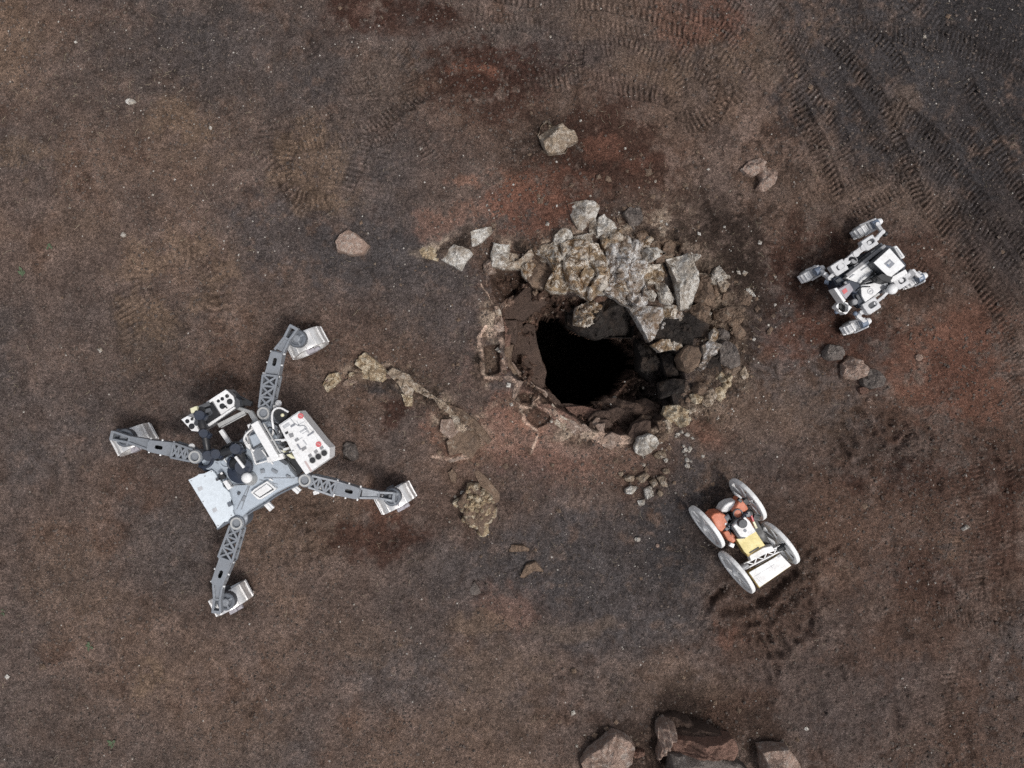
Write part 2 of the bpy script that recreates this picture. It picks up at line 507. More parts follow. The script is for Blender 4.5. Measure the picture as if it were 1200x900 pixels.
for _t in TRACKS[:-12]:
    for _k in range(3):
        _ox, _oy, _sc = _r.uniform(-42, 42), _r.uniform(-24, 24), _r.uniform(.9, 1.15)
        _c = _t[0][len(_t[0]) // 2]
        TRACKS_ALL.append(([(_c[0] + (x - _c[0]) * _sc + _ox + _r.uniform(-6, 6), _c[1] + (y - _c[1]) * _sc + _oy + _r.uniform(-6, 6)) for x, y in _t[0]], _t[1] * _r.uniform(.85, 1.1), _t[2] * _r.uniform(.45, .85), _t[3] * _r.uniform(.8, 1.1)))
GOUGES = []   # (x0,y0,x1,y1,width px,depth m)
def gq(q, L):
    for x0, y0, x1, y1, w, d in L: GOUGES.append((*q(x0, y0), *q(x1, y1), w, d))
gq(G4, [(525, 385, 575, 450, 5, .05), (560, 350, 600, 410, 5, .05), (590, 310, 640, 370, 5, .05), (620, 310, 680, 380, 4, .04),
        (740, 440, 800, 390, 5, .06), (745, 460, 790, 470, 5, .05), (735, 400, 780, 360, 4, .05), (720, 480, 750, 490, 6, .06),
        (735, 340, 745, 380, 4, .04), (820, 520, 880, 550, 8, .05), (330, 525, 400, 530, 5, .04), (580, 540, 640, 560, 6, .04),
        (500, 470, 560, 510, 5, .035), (1000, 310, 1040, 360, 4, .04), (1070, 420, 1110, 480, 5, .05), (1110, 490, 1140, 600, 8, .05),
        (660, 560, 700, 600, 6, .03), (700, 620, 720, 560, 6, .03)])
gq(G5, [(140, 350, 270, 325, 6, .07), (280, 300, 385, 215, 7, .08), (350, 355, 440, 400, 7, .09), (300, 370, 350, 340, 6, .06),
        (290, 400, 330, 490, 4, .06), (325, 410, 360, 475, 4, .06), (255, 415, 300, 490, 4, .05), (220, 430, 240, 490, 4, .04),
        (405, 200, 490, 300, 5, .06), (270, 540, 290, 575, 4, .05), (310, 530, 325, 560, 4, .05), (520, 500, 570, 520, 8, .05),
        (120, 400, 200, 420, 6, .06), (400, 450, 440, 420, 5, .05), (390, 210, 450, 130, 5, .05), (330, 340, 420, 270, 5, .06),
        (440, 200, 520, 130, 5, .04), (430, 330, 470, 400, 5, .05), (90, 330, 140, 270, 5, .05), (800, 190, 860, 280, 8, .05), (850, 250, 900, 265, 7, .05),
        (770, 400, 800, 420, 6, .05), (840, 430, 860, 500, 6, .04), (745, 700, 755, 750, 4, .05), (780, 630, 790, 660, 5, .05),
        (980, 780, 1000, 860, 6, .05), (1060, 750, 1080, 770, 5, .04), (470, 660, 490, 690, 5, .05), (430, 690, 440, 720, 3, .03),
        (540, 540, 560, 580, 4, .04), (265, 640, 300, 650, 6, .05), (560, 780, 600, 800, 6, .04)])
for _pl in ([(95, 345), (105, 310), (130, 280), (170, 250), (210, 235)], [(140, 362), (190, 345), (240, 335), (285, 312)], [(285, 320), (320, 285), (360, 245), (400, 208)], [(300, 345), (345, 300), (390, 262), (410, 215)],
            [(425, 195), (470, 160), (540, 112)], [(440, 225), (490, 185), (545, 140)], [(480, 330), (465, 280), (440, 235), (415, 200)], [(345, 352), (400, 340), (440, 365), (446, 400), (405, 405)], [(330, 395), (345, 440), (368, 478)], [(285, 395), (305, 440), (335, 490)],
            [(255, 400), (270, 450), (300, 492)], [(380, 440), (400, 450), (430, 420)], [(120, 410), (180, 395), (240, 380), (275, 350)], [(200, 440), (225, 480)], [(160, 425), (185, 450)]):
    gq(G5, [(*a, *b, 3.0, .021) for a, b in zip(_pl[:-1], _pl[1:])])
for _pl in ([(515, 370), (545, 415), (580, 455)], [(545, 340), (575, 390), (605, 415)], [(580, 305), (620, 315), (660, 350), (690, 400)], [(800, 385), (775, 410), (740, 445)], [(775, 355), (755, 385), (725, 400)], [(735, 335), (745, 370)], [(820, 450), (780, 462), (745, 458)], [(850, 340), (870, 400), (860, 460)]):
    gq(G4, [(*a, *b, 3.0, .020) for a, b in zip(_pl[:-1], _pl[1:])])
gq(fr(210, 560, 5), [(730, 400, 750, 430, 5, .05), (830, 420, 870, 400, 6, .06), (760, 470, 800, 478, 4, .05), (575, 455, 610, 470, 6, .05),
        (660, 390, 668, 460, 3, .04), (710, 200, 880, 195, 3, .03), (780, 210, 820, 230, 5, .05), (560, 280, 620, 290, 4, .03), (560, 410, 650, 408, 3, .03),
        (720, 260, 740, 300, 5, .04), (810, 540, 820, 550, 4, .04), (180, 340, 210, 350, 5, .05)])
gq(G6, [(100, 150, 160, 160, 8, .05), (200, 130, 260, 160, 8, .05), (230, 240, 250, 250, 5, .04), (440, 290, 460, 320, 5, .06), (850, 350, 870, 390, 5, .04),
        (410, 800, 470, 815, 6, .04)])
gq(G2, [(230, 370, 290, 330, 7, .05), (260, 400, 230, 440, 5, .04), (330, 330, 360, 310, 7, .05), (340, 450, 420, 425, 5, .04), (90, 600, 120, 610, 8, .05),
        (460, 60, 500, 80, 8, .05), (510, 110, 525, 140, 4, .05), (790, 240, 830, 220, 6, .06), (820, 280, 880, 300, 7, .05), (950, 650, 955, 680, 5, .05),
        (260, 660, 285, 650, 8, .03), (330, 640, 350, 670, 8, .03), (790, 200, 800, 215, 4, .05), (1115, 340, 1130, 360, 5, .05), (540, 510, 600, 530, 6, .03)])
gq(fr(0, 250, 3), [(605, 360, 640, 390, 5, .05), (640, 410, 660, 400, 6, .06), (760, 290, 770, 330, 5, .05), (455, 390, 460, 480, 4, .03), (610, 440, 620, 470, 4, .04),
        (540, 600, 600, 640, 5, .03)])
gq(fr(0, 0, 3), [(1060, 620, 1080, 660, 5, .05), (1110, 660, 1140, 730, 6, .06), (1040, 690, 1100, 730, 5, .04), (1000, 470, 1010, 440, 5, .05), (1100, 450, 1110, 470, 4, .05),
        (1080, 150, 1095, 180, 6, .06), (530, 150, 545, 158, 4, .04), (1140, 350, 1160, 430, 3, .03)])
gq(fr(0, 600, 3), [(0, 165, 15, 175, 4, .06), (870, 690, 880, 700, 4, .05), (930, 610, 940, 615, 4, .04), (480, 540, 490, 600, 4, .025), (520, 545, 530, 590, 4, .02)])

EDGES = [  # broken rims of the lava crust (photo points via F3 / F1 / F5), half width px, height m
    (F3, [(105, 10), (135, 50), (155, 95), (190, 145)], 1.6, .03), (F3, [(185, 135), (200, 175), (205, 225), (190, 250), (150, 272)], 4.2, .05),
    (F3, [(205, 140), (250, 112), (300, 85), (350, 25)], 1.8, .03),
    (F3, [(130, 245), (98, 290), (100, 350), (108, 430), (130, 510)], 3.2, .05),
    (F3, [(100, 285), (160, 280), (205, 300), (225, 340)], 3.0, .03),
    (F3, [(130, 510), (200, 508), (270, 515), (305, 535), (285, 610)], 3.2, .05),
    (F3, [(280, 622), (330, 662), (372, 665), (412, 600)], 2.2, .04),
    (F3, [(250, 425), (300, 480), (370, 550)], 2.6, .04), (F3, [(400, 560), (450, 590), (505, 645)], 3.0, .04),
    (F3, [(390, 650), (480, 690), (560, 750), (610, 780)], 5.2, .05), (F3, [(600, 785), (700, 815), (760, 835), (830, 840), (885, 832)], 5.0, .05),
    (F3, [(310, 660), (340, 730), (400, 785)], 2.2, .025), (F3, [(405, 795), (385, 850), (370, 900)], 1.6, .02),
    (F3, [(215, 340), (240, 400), (215, 470)], 4.0, .02), (F3, [(290, 220), (290, 290), (270, 330)], 3.5, .02),
    (F3, [(700, 740), (730, 760), (760, 820)], 5, .03), (F3, [(540, 650), (650, 655), (760, 640), (810, 615)], 2.0, .02),
    (F3, [(330, 200), (400, 140), (440, 80)], 3, .03), (F3, [(860, 300), (900, 350), (930, 420)], 2.2, .03),
    (F1, [(505, 480), (500, 560)], 1.2, .02), (F1, [(465, 565), (500, 600), (525, 660), (560, 700)], 1.6, .03),
    (F1, [(760, 470), (740, 520), (720, 560), (640, 640), (590, 690)], 2.2, .03), (F1, [(450, 880), (500, 830)], 1.5, .02),
    (F5, [(520, 510), (600, 520), (680, 500)], 3, .015),
]
EDGES = [([W2(q(*p)) for p in pts], w / 100, h) for q, pts, w, h in EDGES]
RECESS = [  # shallow broken pockets in the crust, depth
    ([W2(F3(*p)) for p in [(118, 345), (150, 335), (205, 330), (215, 480), (150, 500), (130, 490)]], .10),
    ([W2(F3(*p)) for p in [(335, 690), (395, 662), (480, 705), (470, 745), (400, 775), (350, 740)]], .05),
    ([W2(F3(*p)) for p in [(295, 600), (330, 585), (395, 590), (370, 645), (320, 640)]], .06),
    ([W2(F3(*p)) for p in [(410, 590), (440, 585), (490, 645), (420, 645)]], .07),
    ([W2(F1(*p)) for p in [(515, 480), (620, 470), (735, 475), (710, 555), (620, 640), (580, 685), (535, 620)]], .07),
    ([W2(F1(*p)) for p in [(640, 370), (715, 380), (715, 430), (650, 430)]], .04),
]
DIPS = [(815, 840, 45, 28, .16), (755, 885, 40, 25, .12), (885, 885, 22, 22, .1), (655, 168, 45, 30, .05), (960, 350, 40, 45, .03), (995, 440, 26, 30, .04),
        (560, 590, 38, 42, .03), (885, 205, 22, 20, .03), (440, 632, 45, 22, .03), (845, 400, 50, 60, .05), (575, 300, 16, 22, .06), (755, 545, 30, 20, .05),
        (409, 528, 14, 14, .03), (1030, 510, 45, 30, .03), (895, 700, 50, 40, .05), (580, 90, 60, 40, .03), (830, 355, 30, 50, .05), (775, 370, 40, 50, .06)]
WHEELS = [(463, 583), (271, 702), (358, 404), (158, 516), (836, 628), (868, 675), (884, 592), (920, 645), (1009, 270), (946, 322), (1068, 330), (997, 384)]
DIPS += [(x, y, 20, 14, .022) for x, y in WHEELS]
MOUNDS = [(205, 330, 65, 65, .03), (375, 195, 45, 50, .03), (660, 300, 60, 30, .05), (740, 300, 60, 50, .06), (520, 470, 60, 40, .05), (560, 490, 40, 30, .04),
          (820, 470, 40, 30, .07), (600, 470, 60, 50, .05), (430, 45, 70, 60, .02), (870, 330, 30, 40, .05)]

CRAGS = [(690, 300, 60, 26, .08), (745, 295, 60, 44, .09), (800, 340, 45, 50, .10), (840, 370, 35, 40, .10), (850, 430, 28, 40, .10), (815, 470, 30, 28, .10), (620, 300, 40, 18, .07), (530, 293, 44, 14, .05), (432, 438, 30, 12, .04), (470, 452, 24, 18, .04), (505, 470, 28, 12, .04), (535, 490, 26, 16, .05), (545, 508, 30, 20, .04), (615, 475, 30, 10, .03), (675, 505, 34, 10, .04), (745, 520, 36, 12, .04), (565, 420, 10, 30, .04), (580, 370, 12, 26, .04)]

def local(X, Y, pts, m):
    xs = [p[0] for p in pts]; ys = [p[1] for p in pts]
    return (X > min(xs) - m) & (X < max(xs) + m) & (Y > min(ys) - m) & (Y < max(ys) + m)

def track_fields(X, Y, wx, wy):
    for i, (pts, w, dep, lug) in enumerate(TRACKS_ALL):
        pw = smooth_line([W2(p) for p in pts], 2)
        m = local(X, Y, pw, w)
        if not m.any(): continue
        x, y = .7 * X[m] + .3 * wx[m], .7 * Y[m] + .3 * wy[m]
        d, arc, sd, L = seg_dist(x, y, pw)
        keep = (.12 + .95 * sstep(.30, .66, vnoise(x * 1.9, y * 1.9, 70 + i))) * (.75 + .35 * sstep(.3, .6, vnoise(x * 8, y * 8, 170 + i)))
        keep = .88 * keep * sstep(0, .25, arc) * sstep(0, .25, L - arc)
        prof = 1 - sstep(w * .40, w * .55, d)
        berm = np.exp(-((d - w * .6) / (w * .15)) ** 2)
        slant = (.12 + .3 * ((i * 37) % 7) / 7) * sd
        lugp = .5 + .5 * np.sin(2 * np.pi * (arc + slant) / (lug * .85) + 2.5 * (vnoise(x * 5, y * 5, 3) - .5))
        lugp = sstep(.45, .85, lugp)
        rut = np.exp(-((d - w * .5) / (w * .07)) ** 2)
        yield i, m, dep, keep, prof, berm, lugp, rut

def warp(X, Y): return X + .04 * fbm(X, Y, 3, 3, 50), Y + .04 * fbm(X, Y, 3, 3, 60)

def height(X, Y):
    X = np.asarray(X, float); Y = np.asarray(Y, float)
    near = np.exp(-((X / 9.0) ** 2 + (Y / 8.0) ** 2))
    Z = 0.10 * fbm(X, Y, .22, 3, 1) * near + 0.022 * fbm(X, Y, 1.6, 4, 5)
    Z += 0.013 * fbm(X, Y, 6.0, 4, 9, .65)
    Z += .007 * near * (np.maximum(0, fbm(X, Y, 26, 2, 11)) * 2.2 + .6 * fbm(X, Y, 16, 2, 14))
    rough = sstep(-.2, .5, fbm(X, Y, .55, 3, 21)) * .6 + sstep(1.5, 5.5, X) * .5
    Z += rough * 0.012 * (1 - np.abs(fbm(X * 1.0, Y * 1.0, 9, 3, 31)) * 2.2)
    wx = X + .04 * fbm(X, Y, 3, 3, 50); wy = Y + .04 * fbm(X, Y, 3, 3, 60)
    for px, py, rx, ry, d in DIPS:
        cx, cy = W2((px, py)); Z -= d * np.exp(-((wx - cx) / (rx / 100)) ** 2 - ((wy - cy) / (ry / 100)) ** 2)
    for px, py, rx, ry, d in MOUNDS:
        cx, cy = W2((px, py)); Z += d * np.exp(-((wx - cx) / (rx / 100)) ** 2 - ((wy - cy) / (ry / 100)) ** 2)
    for i, m, dep, keep, prof, berm, lugp, rut in track_fields(X, Y, wx, wy):
        Z[m] += keep * dep * (-.35 * prof - .95 * prof * lugp + .4 * berm - .75 * rut)
    for x0, y0, x1, y1, w, dep in GOUGES:
        a = W2((x0, y0)); b = W2((x1, y1)); w /= 100
        m = local(X, Y, [a, b], w * 4)
        if not m.any(): continue
        d, arc, sd, L = seg_dist(wx[m], wy[m], [a, b])
        d = d * (1 + .5 * fbm(X[m], Y[m], 14, 2, 44))
        Z[m] += -.75 * dep * np.exp(-(d / w) ** 2) + .35 * dep * np.exp(-((d - 2.0 * w) / (w * .8)) ** 2)
    for pts, w, h in EDGES:
        m = local(X, Y, pts, .3)
        if not m.any(): continue
        d, arc, sd, L = seg_dist(X[m] + .025 * fbm(X[m], Y[m], 9, 3, 80), Y[m] + .025 * fbm(X[m], Y[m], 9, 3, 90), pts)
        wv = w * np.clip(.75 + .9 * fbm(X[m], Y[m], 5, 3, 95), .15, 1.6)
        Z[m] += .5 * h * (1 - sstep(wv * .8, wv * 1.15, d)) * (.7 + .6 * fbm(X[m], Y[m], 20, 2, 12))
    # broken bedrock along the north and east rim
    for px, py, rx, ry, amp in CRAGS:
        cx, cy = W2((px, py)); m = (np.abs(X - cx) < rx / 50) & (np.abs(Y - cy) < ry / 50)
        if not m.any(): continue
        g = np.exp(-(((wx[m] - cx) / (rx / 100)) ** 2 + ((wy[m] - cy) / (ry / 100)) ** 2) ** 1.5)
        rd_ = 1 - np.abs(fbm(X[m], Y[m], 4.5, 4, 131, .55)) * 2.4
        bl = np.floor(vnoise(wx[m] * 9, wy[m] * 9, 133) * 5) / 5
        Z[m] += amp * g * (.6 * rd_ + .9 * bl - .55)
    for pts, dep in RECESS:
        m = local(X, Y, pts, .15)
        if not m.any(): continue
        xx = X[m] + .02 * fbm(X[m], Y[m], 11, 2, 15); yy = Y[m] + .02 * fbm(X[m], Y[m], 11, 2, 16)
        ins = in_poly(xx, yy, pts)
        d = seg_dist(xx, yy, pts + [pts[0]])[0]
        Z[m] -= np.where(ins, dep * sstep(0, .03, d), 0)
    Z *= 1 - sstep(6.3, 9, np.maximum(np.abs(X), np.abs(Y) * 1.33))
    # the collapse: crust falls away in ledges towards the opening
    m = local(X, Y, RIM, .3)
    if m.any():
        xx = X[m] + .05 * fbm(X[m], Y[m], 4, 3, 101); yy = Y[m] + .05 * fbm(X[m], Y[m], 4, 3, 102)
        ins = in_poly(xx, yy, RIM)
        dR = seg_dist(xx, yy, RIMc)[0]; dH = seg_dist(X[m], Y[m], HOLEc)[0]
        inh = in_poly(X[m], Y[m], HOLE)
        t = np.where(inh, 1, dR / (dR + dH + 1e-6))
        east = sstep(.95, 1.7, X[m])
        steps = np.floor(t * 4 + .5 * fbm(X[m], Y[m], 3.2, 3, 103)) / 4
        prof = .30 * sstep(0, .06, dR) + .34 * np.clip(steps, 0, 1) + .25 * t
        dep = (.62 + .38 * east) * prof + (.22 * fbm(X[m], Y[m], 5, 4, 104) + .16 * (np.abs(fbm(X[m], Y[m], 7, 4, 106)) * 2.5 - .5) + .05 * fbm(X[m], Y[m], 22, 2, 105)) * sstep(0, .10, dR) * .9
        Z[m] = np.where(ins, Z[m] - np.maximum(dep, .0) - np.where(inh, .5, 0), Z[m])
    return Z

def soil_colour(X, Y):
    n1 = fbm(X, Y, .8, 5, 201); n2 = fbm(X, Y, 2.4, 4, 202, .6); n3 = fbm(X, Y, 9, 4, 203, .65); n4 = fbm(X, Y, 30, 3, 204, .7)
    wx = X + .22 * fbm(X, Y, 1.7, 4, 205); wy = Y + .22 * fbm(X, Y, 1.7, 4, 206)
    wx += .08 * fbm(X, Y, 8, 3, 207); wy += .08 * fbm(X, Y, 8, 3, 208)
    C = np.zeros(X.shape + (3,))
    base = np.array([.107, .080, .069]); tan = np.array([.126, .089, .070]); cool = np.array([.086, .073, .070]); umber = np.array([.086, .054, .041])
    C[:] = base
    def mix(col, f):
        f = np.clip(f, 0, 1)[..., None]
        C[:] = C * (1 - f) + np.array(col) * f
    mix(cool, sstep(-.1, .45, n1)); mix(tan, .8 * sstep(.0, .45, -n1 + .5 * n2)); mix(umber, .6 * sstep(.1, .55, n2 - .2 * n1))
    n5 = fbm(X, Y, 5.5, 4, 221, .7); n6 = fbm(X, Y, 15, 3, 222, .7); wr = sstep(-1.5, 3.5, X + 1.2 * n1) * .7 + .3
    mix(umber * .75, .75 * wr * sstep(.10, .42, n5)); mix(base * 1.28, .55 * sstep(.12, .45, -n5 + .3 * n2)); mix((.036, .025, .02), .65 * wr * sstep(.22, .5, n6 + .4 * n2))
    def blob(px, py, rx, ry, col, s, sharp=1.0):
        cx, cy = W2((px, py))
        r2 = ((wx - cx) / (rx / 100)) ** 2 + ((wy - cy) / (ry / 100)) ** 2
        mix(col, s * sstep(.12, .72, np.exp(-r2 ** sharp) * (1 + .9 * n5 + .9 * n3 + .5 * n6)) * .95)
    red = (.132, .064, .045); dred = (.056, .028, .021); orange = (.20, .108, .076); blue = (.058, .056, .060); dblue = (.036, .036, .040)
    tn = (.132, .094, .068); tn2 = (.112, .081, .063); hum_shade = (.034, .024, .020); ros = (.165, .11, .092); gr = (.10, .085, .078)  # the humus tone also serves as painted shade at wheels and boulders
    for a in [
        (1060, 620, 210, 190, umber, .45), (1110, 330, 150, 120, umber, .45), (930, 800, 160, 90, umber, .3), (640, 130, 200, 90, umber, .35), (250, 70, 190, 80, (.062, .053, .050), .5), (60, 870, 130, 80, (.07, .06, .057), .4), (1160, 860, 150, 90, umber, .5), (1170, 40, 120, 70, dblue, .6), (1120, 90, 170, 150, dblue, .75), (1010, 70, 110, 80, blue, .6), (1180, 230, 70, 120, dblue, .65), (1090, 190, 60, 60, blue, .5), (330, 275, 70, 55, blue, .7),
        (480, 330, 110, 70, blue, .6), (440, 250, 70, 60, blue, .35), (720, 680, 120, 90, blue, .7), (800, 620, 60, 60, dblue, .6), (455, 458, 34, 16, dblue, .9),
        (785, 560, 50, 40, blue, .7), (500, 470, 60, 40, blue, .35), (640, 70, 80, 30, blue, .5), (890, 560, 60, 70, blue, .4), (400, 110, 60, 45, blue, .4),
        (290, 60, 150, 60, blue, .35), (100, 460, 90, 90, blue, .25), (560, 690, 90, 60, blue, .35), (990, 790, 140, 80, blue, .35), (580, 50, 60, 20, gr, .5),
        (430, 15, 45, 22, dred, .9), (430, 12, 12, 10, ros, .6), (507, 15, 24, 16, dred, .85), (565, 85, 75, 36, dred, .95), (545, 80, 18, 12, red, .8), (578, 88, 16, 8, red, .9),
        (575, 120, 50, 25, dred, .7), (620, 240, 50, 40, red, .55), (660, 225, 30, 40, dred, .5), (530, 262, 50, 16, orange, .45), (545, 222, 16, 9, orange, .5), (575, 250, 22, 14, red, .4), (380, 520, 60, 20, umber, .4), (520, 505, 26, 14, red, .45), (650, 560, 40, 20, red, .3), (600, 205, 20, 12, orange, .5),
        (660, 170, 70, 45, hum_shade, .75), (710, 175, 60, 50, dred, .7), (705, 170, 20, 14, red, .6), (745, 187, 18, 10, red, .6), (670, 260, 50, 50, dred, .4),
        (830, 32, 36, 24, red, .55), (880, 65, 60, 30, tn, .4), (830, 100, 50, 50, tn2, .5), (760, 80, 50, 30, tn, .4), (720, 20, 100, 30, tn2, .5),
        (1100, 420, 70, 70, red, .65), (1130, 440, 40, 40, dred, .6), (965, 340, 50, 70, dred, .7), (950, 395, 70, 30, red, .45), (1090, 340, 80, 50, umber, .6),
        (1170, 560, 40, 60, dred, .6), (1180, 480, 50, 60, umber, .6), (1060, 130, 16, 22, tn2, .6), (1050, 230, 60, 30, tn2, .5), (940, 230, 60, 40, tn2, .3),
        (840, 300, 50, 60, hum_shade, .75), (860, 350, 50, 60, hum_shade, .6), (780, 260, 60, 40, hum_shade, .5), (845, 400, 50, 50, hum_shade, .6), (730, 230, 60, 30, umber, .6),
        (560, 505, 60, 26, red, .6), (590, 515, 30, 18, orange, .65), (620, 480, 50, 30, ros, .55), (545, 520, 40, 20, orange, .35), (600, 545, 60, 40, umber, .5),
        (520, 600, 60, 40, umber, .4), (640, 520, 60, 40, ros, .4), (740, 540, 50, 35, umber, .7), (835, 510, 22, 16, red, .5), (880, 470, 60, 50, tn2, .3),
        (215, 145, 48, 26, tn, .75), (230, 185, 45, 20, tn2, .6), *[(205 + 52 * math.cos(k), 335 + 48 * math.sin(k), 24, 20, tn, .6) for k in (1.9, 2.6, 3.3, 4.0, 4.7, 5.4, 6.1, 6.8)], *[(375 + 42 * math.cos(k), 195 + 46 * math.sin(k), 20, 20, tn, .55) for k in (1.2, 2.0, 2.8, 3.6, 4.4)], *[(x, y, 26, 20, hum_shade, .4) for x, y in WHEELS], (180, 400, 40, 50, tn, .45), (240, 300, 40, 30, tn2, .5), (370, 190, 44, 48, tn, .7),  # dark ovals at the wheels: contact shade painted over disturbed soil
        (400, 235, 30, 14, tn, .5), (460, 90, 60, 50, tn2, .5), (350, 605, 90, 50, tn2, .8), (330, 600, 60, 30, umber, .4), (440, 632, 62, 26, dred, .8),
        (445, 595, 40, 20, red, .3), (600, 715, 40, 26, orange, .35), (560, 735, 40, 14, tn, .6), (680, 735, 50, 14, tn, .4), (178, 792, 20, 20, tn, .9), (590, 790, 70, 30, tn2, .6),
        (560, 850, 80, 30, tn2, .5), (10, 40, 40, 80, tn, .55), (30, 185, 50, 16, tn, .65), (80, 700, 60, 60, tn2, .5), (110, 270, 50, 30, tn2, .4), (270, 860, 80, 40, tn2, .4),
        (400, 400, 60, 40, umber, .4), (250, 440, 80, 30, umber, .4), (180, 560, 80, 40, umber, .35), (420, 750, 50, 30, tn2, .5), (820, 835, 56, 40, hum_shade, .85), (755, 880, 60, 40, hum_shade, .8),  # darkest blobs by the bottom boulders paint the shadow lying there
        (870, 850, 50, 40, umber, .7), (890, 870, 36, 30, hum_shade, .6), (895, 720, 60, 50, umber, .6), (885, 690, 30, 20, hum_shade, .4), (860, 740, 20, 12, red, .4), (920, 640, 30, 60, hum_shade, .5),  # dark soil by the orange rover, with its contact shade painted in
        (1010, 505, 40, 30, hum_shade, .4), (1080, 560, 50, 26, dred, .7), (1090, 680, 50, 40, dred, .6), (1080, 730, 50, 40, umber, .7), (1010, 760, 50, 30, umber, .5), (1110, 640, 20, 14, tn, .5),
        (1130, 850, 40, 60, umber, .6), (980, 600, 120, 60, umber, .45), (1100, 620, 100, 70, umber, .4), (950, 480, 60, 40, tn2, .4), (1000, 560, 20, 14, dred, .7), (960, 560, 30, 20, umber, .6),
        (780, 800, 80, 30, tn2, .4), (510, 430, 80, 30, umber, .3), (455, 492, 22, 14, dred, .8), (580, 300, 22, 30, umber, .7), (600, 350, 30, 40, umber, .8), (575, 425, 12, 20, dred, .8),
        (625, 600, 60, 50, blue, .3), (640, 505, 70, 26, ros, .6), (600, 480, 36, 26, red, .5), (618, 502, 24, 14, orange, .6), (560, 430, 22, 40, ros, .35), (670, 540, 60, 30, ros, .3), (620, 250, 40, 50, red, .5), (640, 540, 50, 16, red, .35), (1060, 300, 50, 30, dred, .5), (1150, 450, 50, 40, red, .5), (1000, 400, 50, 30, dred, .6), (1180, 630, 30, 60, dred, .5), (930, 310, 30, 50, dred, .5), (640, 215, 60, 30, red, .5), (480, 20, 70, 24, dred, .5), (750, 200, 50, 30, dred, .5), (1130, 380, 50, 30, red, .5), (660, 470, 40, 20, red, .4), (1040, 480, 40, 20, umber, .6), (820, 20, 60, 30, red, .4), (870, 330, 30, 60, hum_shade, .6), (600, 560, 30, 20, blue, .3), (430, 445, 40, 14, tn, .6), (500, 465, 40, 20, tn, .4), (545, 500, 40, 26, ros, .5)]:
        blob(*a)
    tx, ty = warp(X, Y)
    for i, m, dep, keep, prof, berm, lugp, rut in track_fields(X, Y, tx, ty):     # damp turned-up soil plus relief shade painted into lug prints and ruts
        f = np.clip(keep * (dep / .02) * (.44 * prof * lugp + .34 * rut), 0, .55)[:, None]
        C[m] = C[m] * (1 - f) + np.array([.030, .022, .018]) * f + C[m] * (.14 * (keep * prof * (1 - lugp)))[:, None]
    for px, py, rx, ry, amp in CRAGS:
        cx, cy = W2((px, py)); g = np.exp(-(((wx - cx) / (rx / 100)) ** 2 + ((wy - cy) / (ry / 100)) ** 2) ** 1.5)
        pat = fbm(X, Y, 6, 5, 135, .65)
        east = (1.0 if px < 790 else .4) if amp > .06 else .8
        mix((.10, .072, .053), .7 * g); mix((.27, .225, .18), east * g * sstep(.02, .25, pat)); mix((.035, .027, .023), .9 * g * sstep(.08, .3, -pat))
    # the collapse pit: bare brown lava, darker to the east
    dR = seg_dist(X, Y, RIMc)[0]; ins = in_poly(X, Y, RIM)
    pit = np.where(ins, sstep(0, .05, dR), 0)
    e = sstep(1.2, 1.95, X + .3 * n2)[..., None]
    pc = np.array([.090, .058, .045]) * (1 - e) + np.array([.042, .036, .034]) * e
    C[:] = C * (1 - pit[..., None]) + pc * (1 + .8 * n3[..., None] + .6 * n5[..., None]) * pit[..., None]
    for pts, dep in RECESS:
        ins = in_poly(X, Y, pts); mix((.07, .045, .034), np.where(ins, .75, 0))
    for pts, w, h in EDGES:
        m = local(X, Y, pts, .2)
        d = seg_dist(X[m] + .025 * fbm(X[m], Y[m], 9, 3, 80), Y[m] + .025 * fbm(X[m], Y[m], 9, 3, 90), pts)[0]
        wv = w * np.clip(.75 + .9 * fbm(X[m], Y[m], 5, 3, 95), .15, 1.6)
        f = (1 - sstep(wv * .7, wv * 1.2, d)) * np.clip(.55 + 1.0 * fbm(X[m], Y[m], 13, 3, 12) + .4 * n2[m], 0, 1)
        deep = np.where(in_poly(X[m], Y[m], RIM) & (dR[m] > .25), .35, 1.0)
        f = (f * deep)[:, None]
        C[m] = C[m] * (1 - f) + np.array([.31, .235, .19]) * f
    C *= (1 + .30 * n3 + .34 * n4)[..., None]
    C *= (1 + .10 * n2)[..., None]
    lum = C @ np.array([.3, .55, .15]); C = (lum[:, None] * .06 + C * .94) * ((lum / .072) ** .32)[:, None]
    far = sstep(6.1, 7.2, np.maximum(np.abs(X), np.abs(Y) * 1.33))[..., None]     # beyond the frame the shader's own noise takes over
    C = C * (1 - far) + np.array([.098, .072, .061]) * far
    return np.clip(C * np.array([1.10, 1.035, .985]), .008, .7)

def axis(lo, hi, flo, fhi, fine, mid):
    """line of sample places: fine between flo and fhi, mid over the frame, growing steps out to the horizon"""
    a = list(np.arange(lo, flo, mid)) + list(np.arange(flo, fhi, fine)) + list(np.arange(fhi, hi + mid, mid))
    out = []; s = mid; x = a[-1]
    while x < 700: s *= 1.35; x += s; out.append(x)
    pre = []; s = mid; x = a[0]
    while x > -700: s *= 1.35; x -= s; pre.append(x)
    return np.array(pre[::-1] + a + out)

ax = axis(-6.15, 6.15, -.5, 2.8, .009, .013)
ay = axis(-4.65, 4.65, -.75, 2.15, .009, .013)
GX, GY = np.meshgrid(ax, ay, indexing='ij')
GZ = height(GX.ravel(), GY.ravel()).reshape(GX.shape)
GC = soil_colour(GX.ravel(), GY.ravel())

def ground_z(x, y):
    i = int(np.clip(np.searchsorted(ax, x), 1, len(ax) - 1)); j = int(np.clip(np.searchsorted(ay, y), 1, len(ay) - 1))
    return float(GZ[i, j])

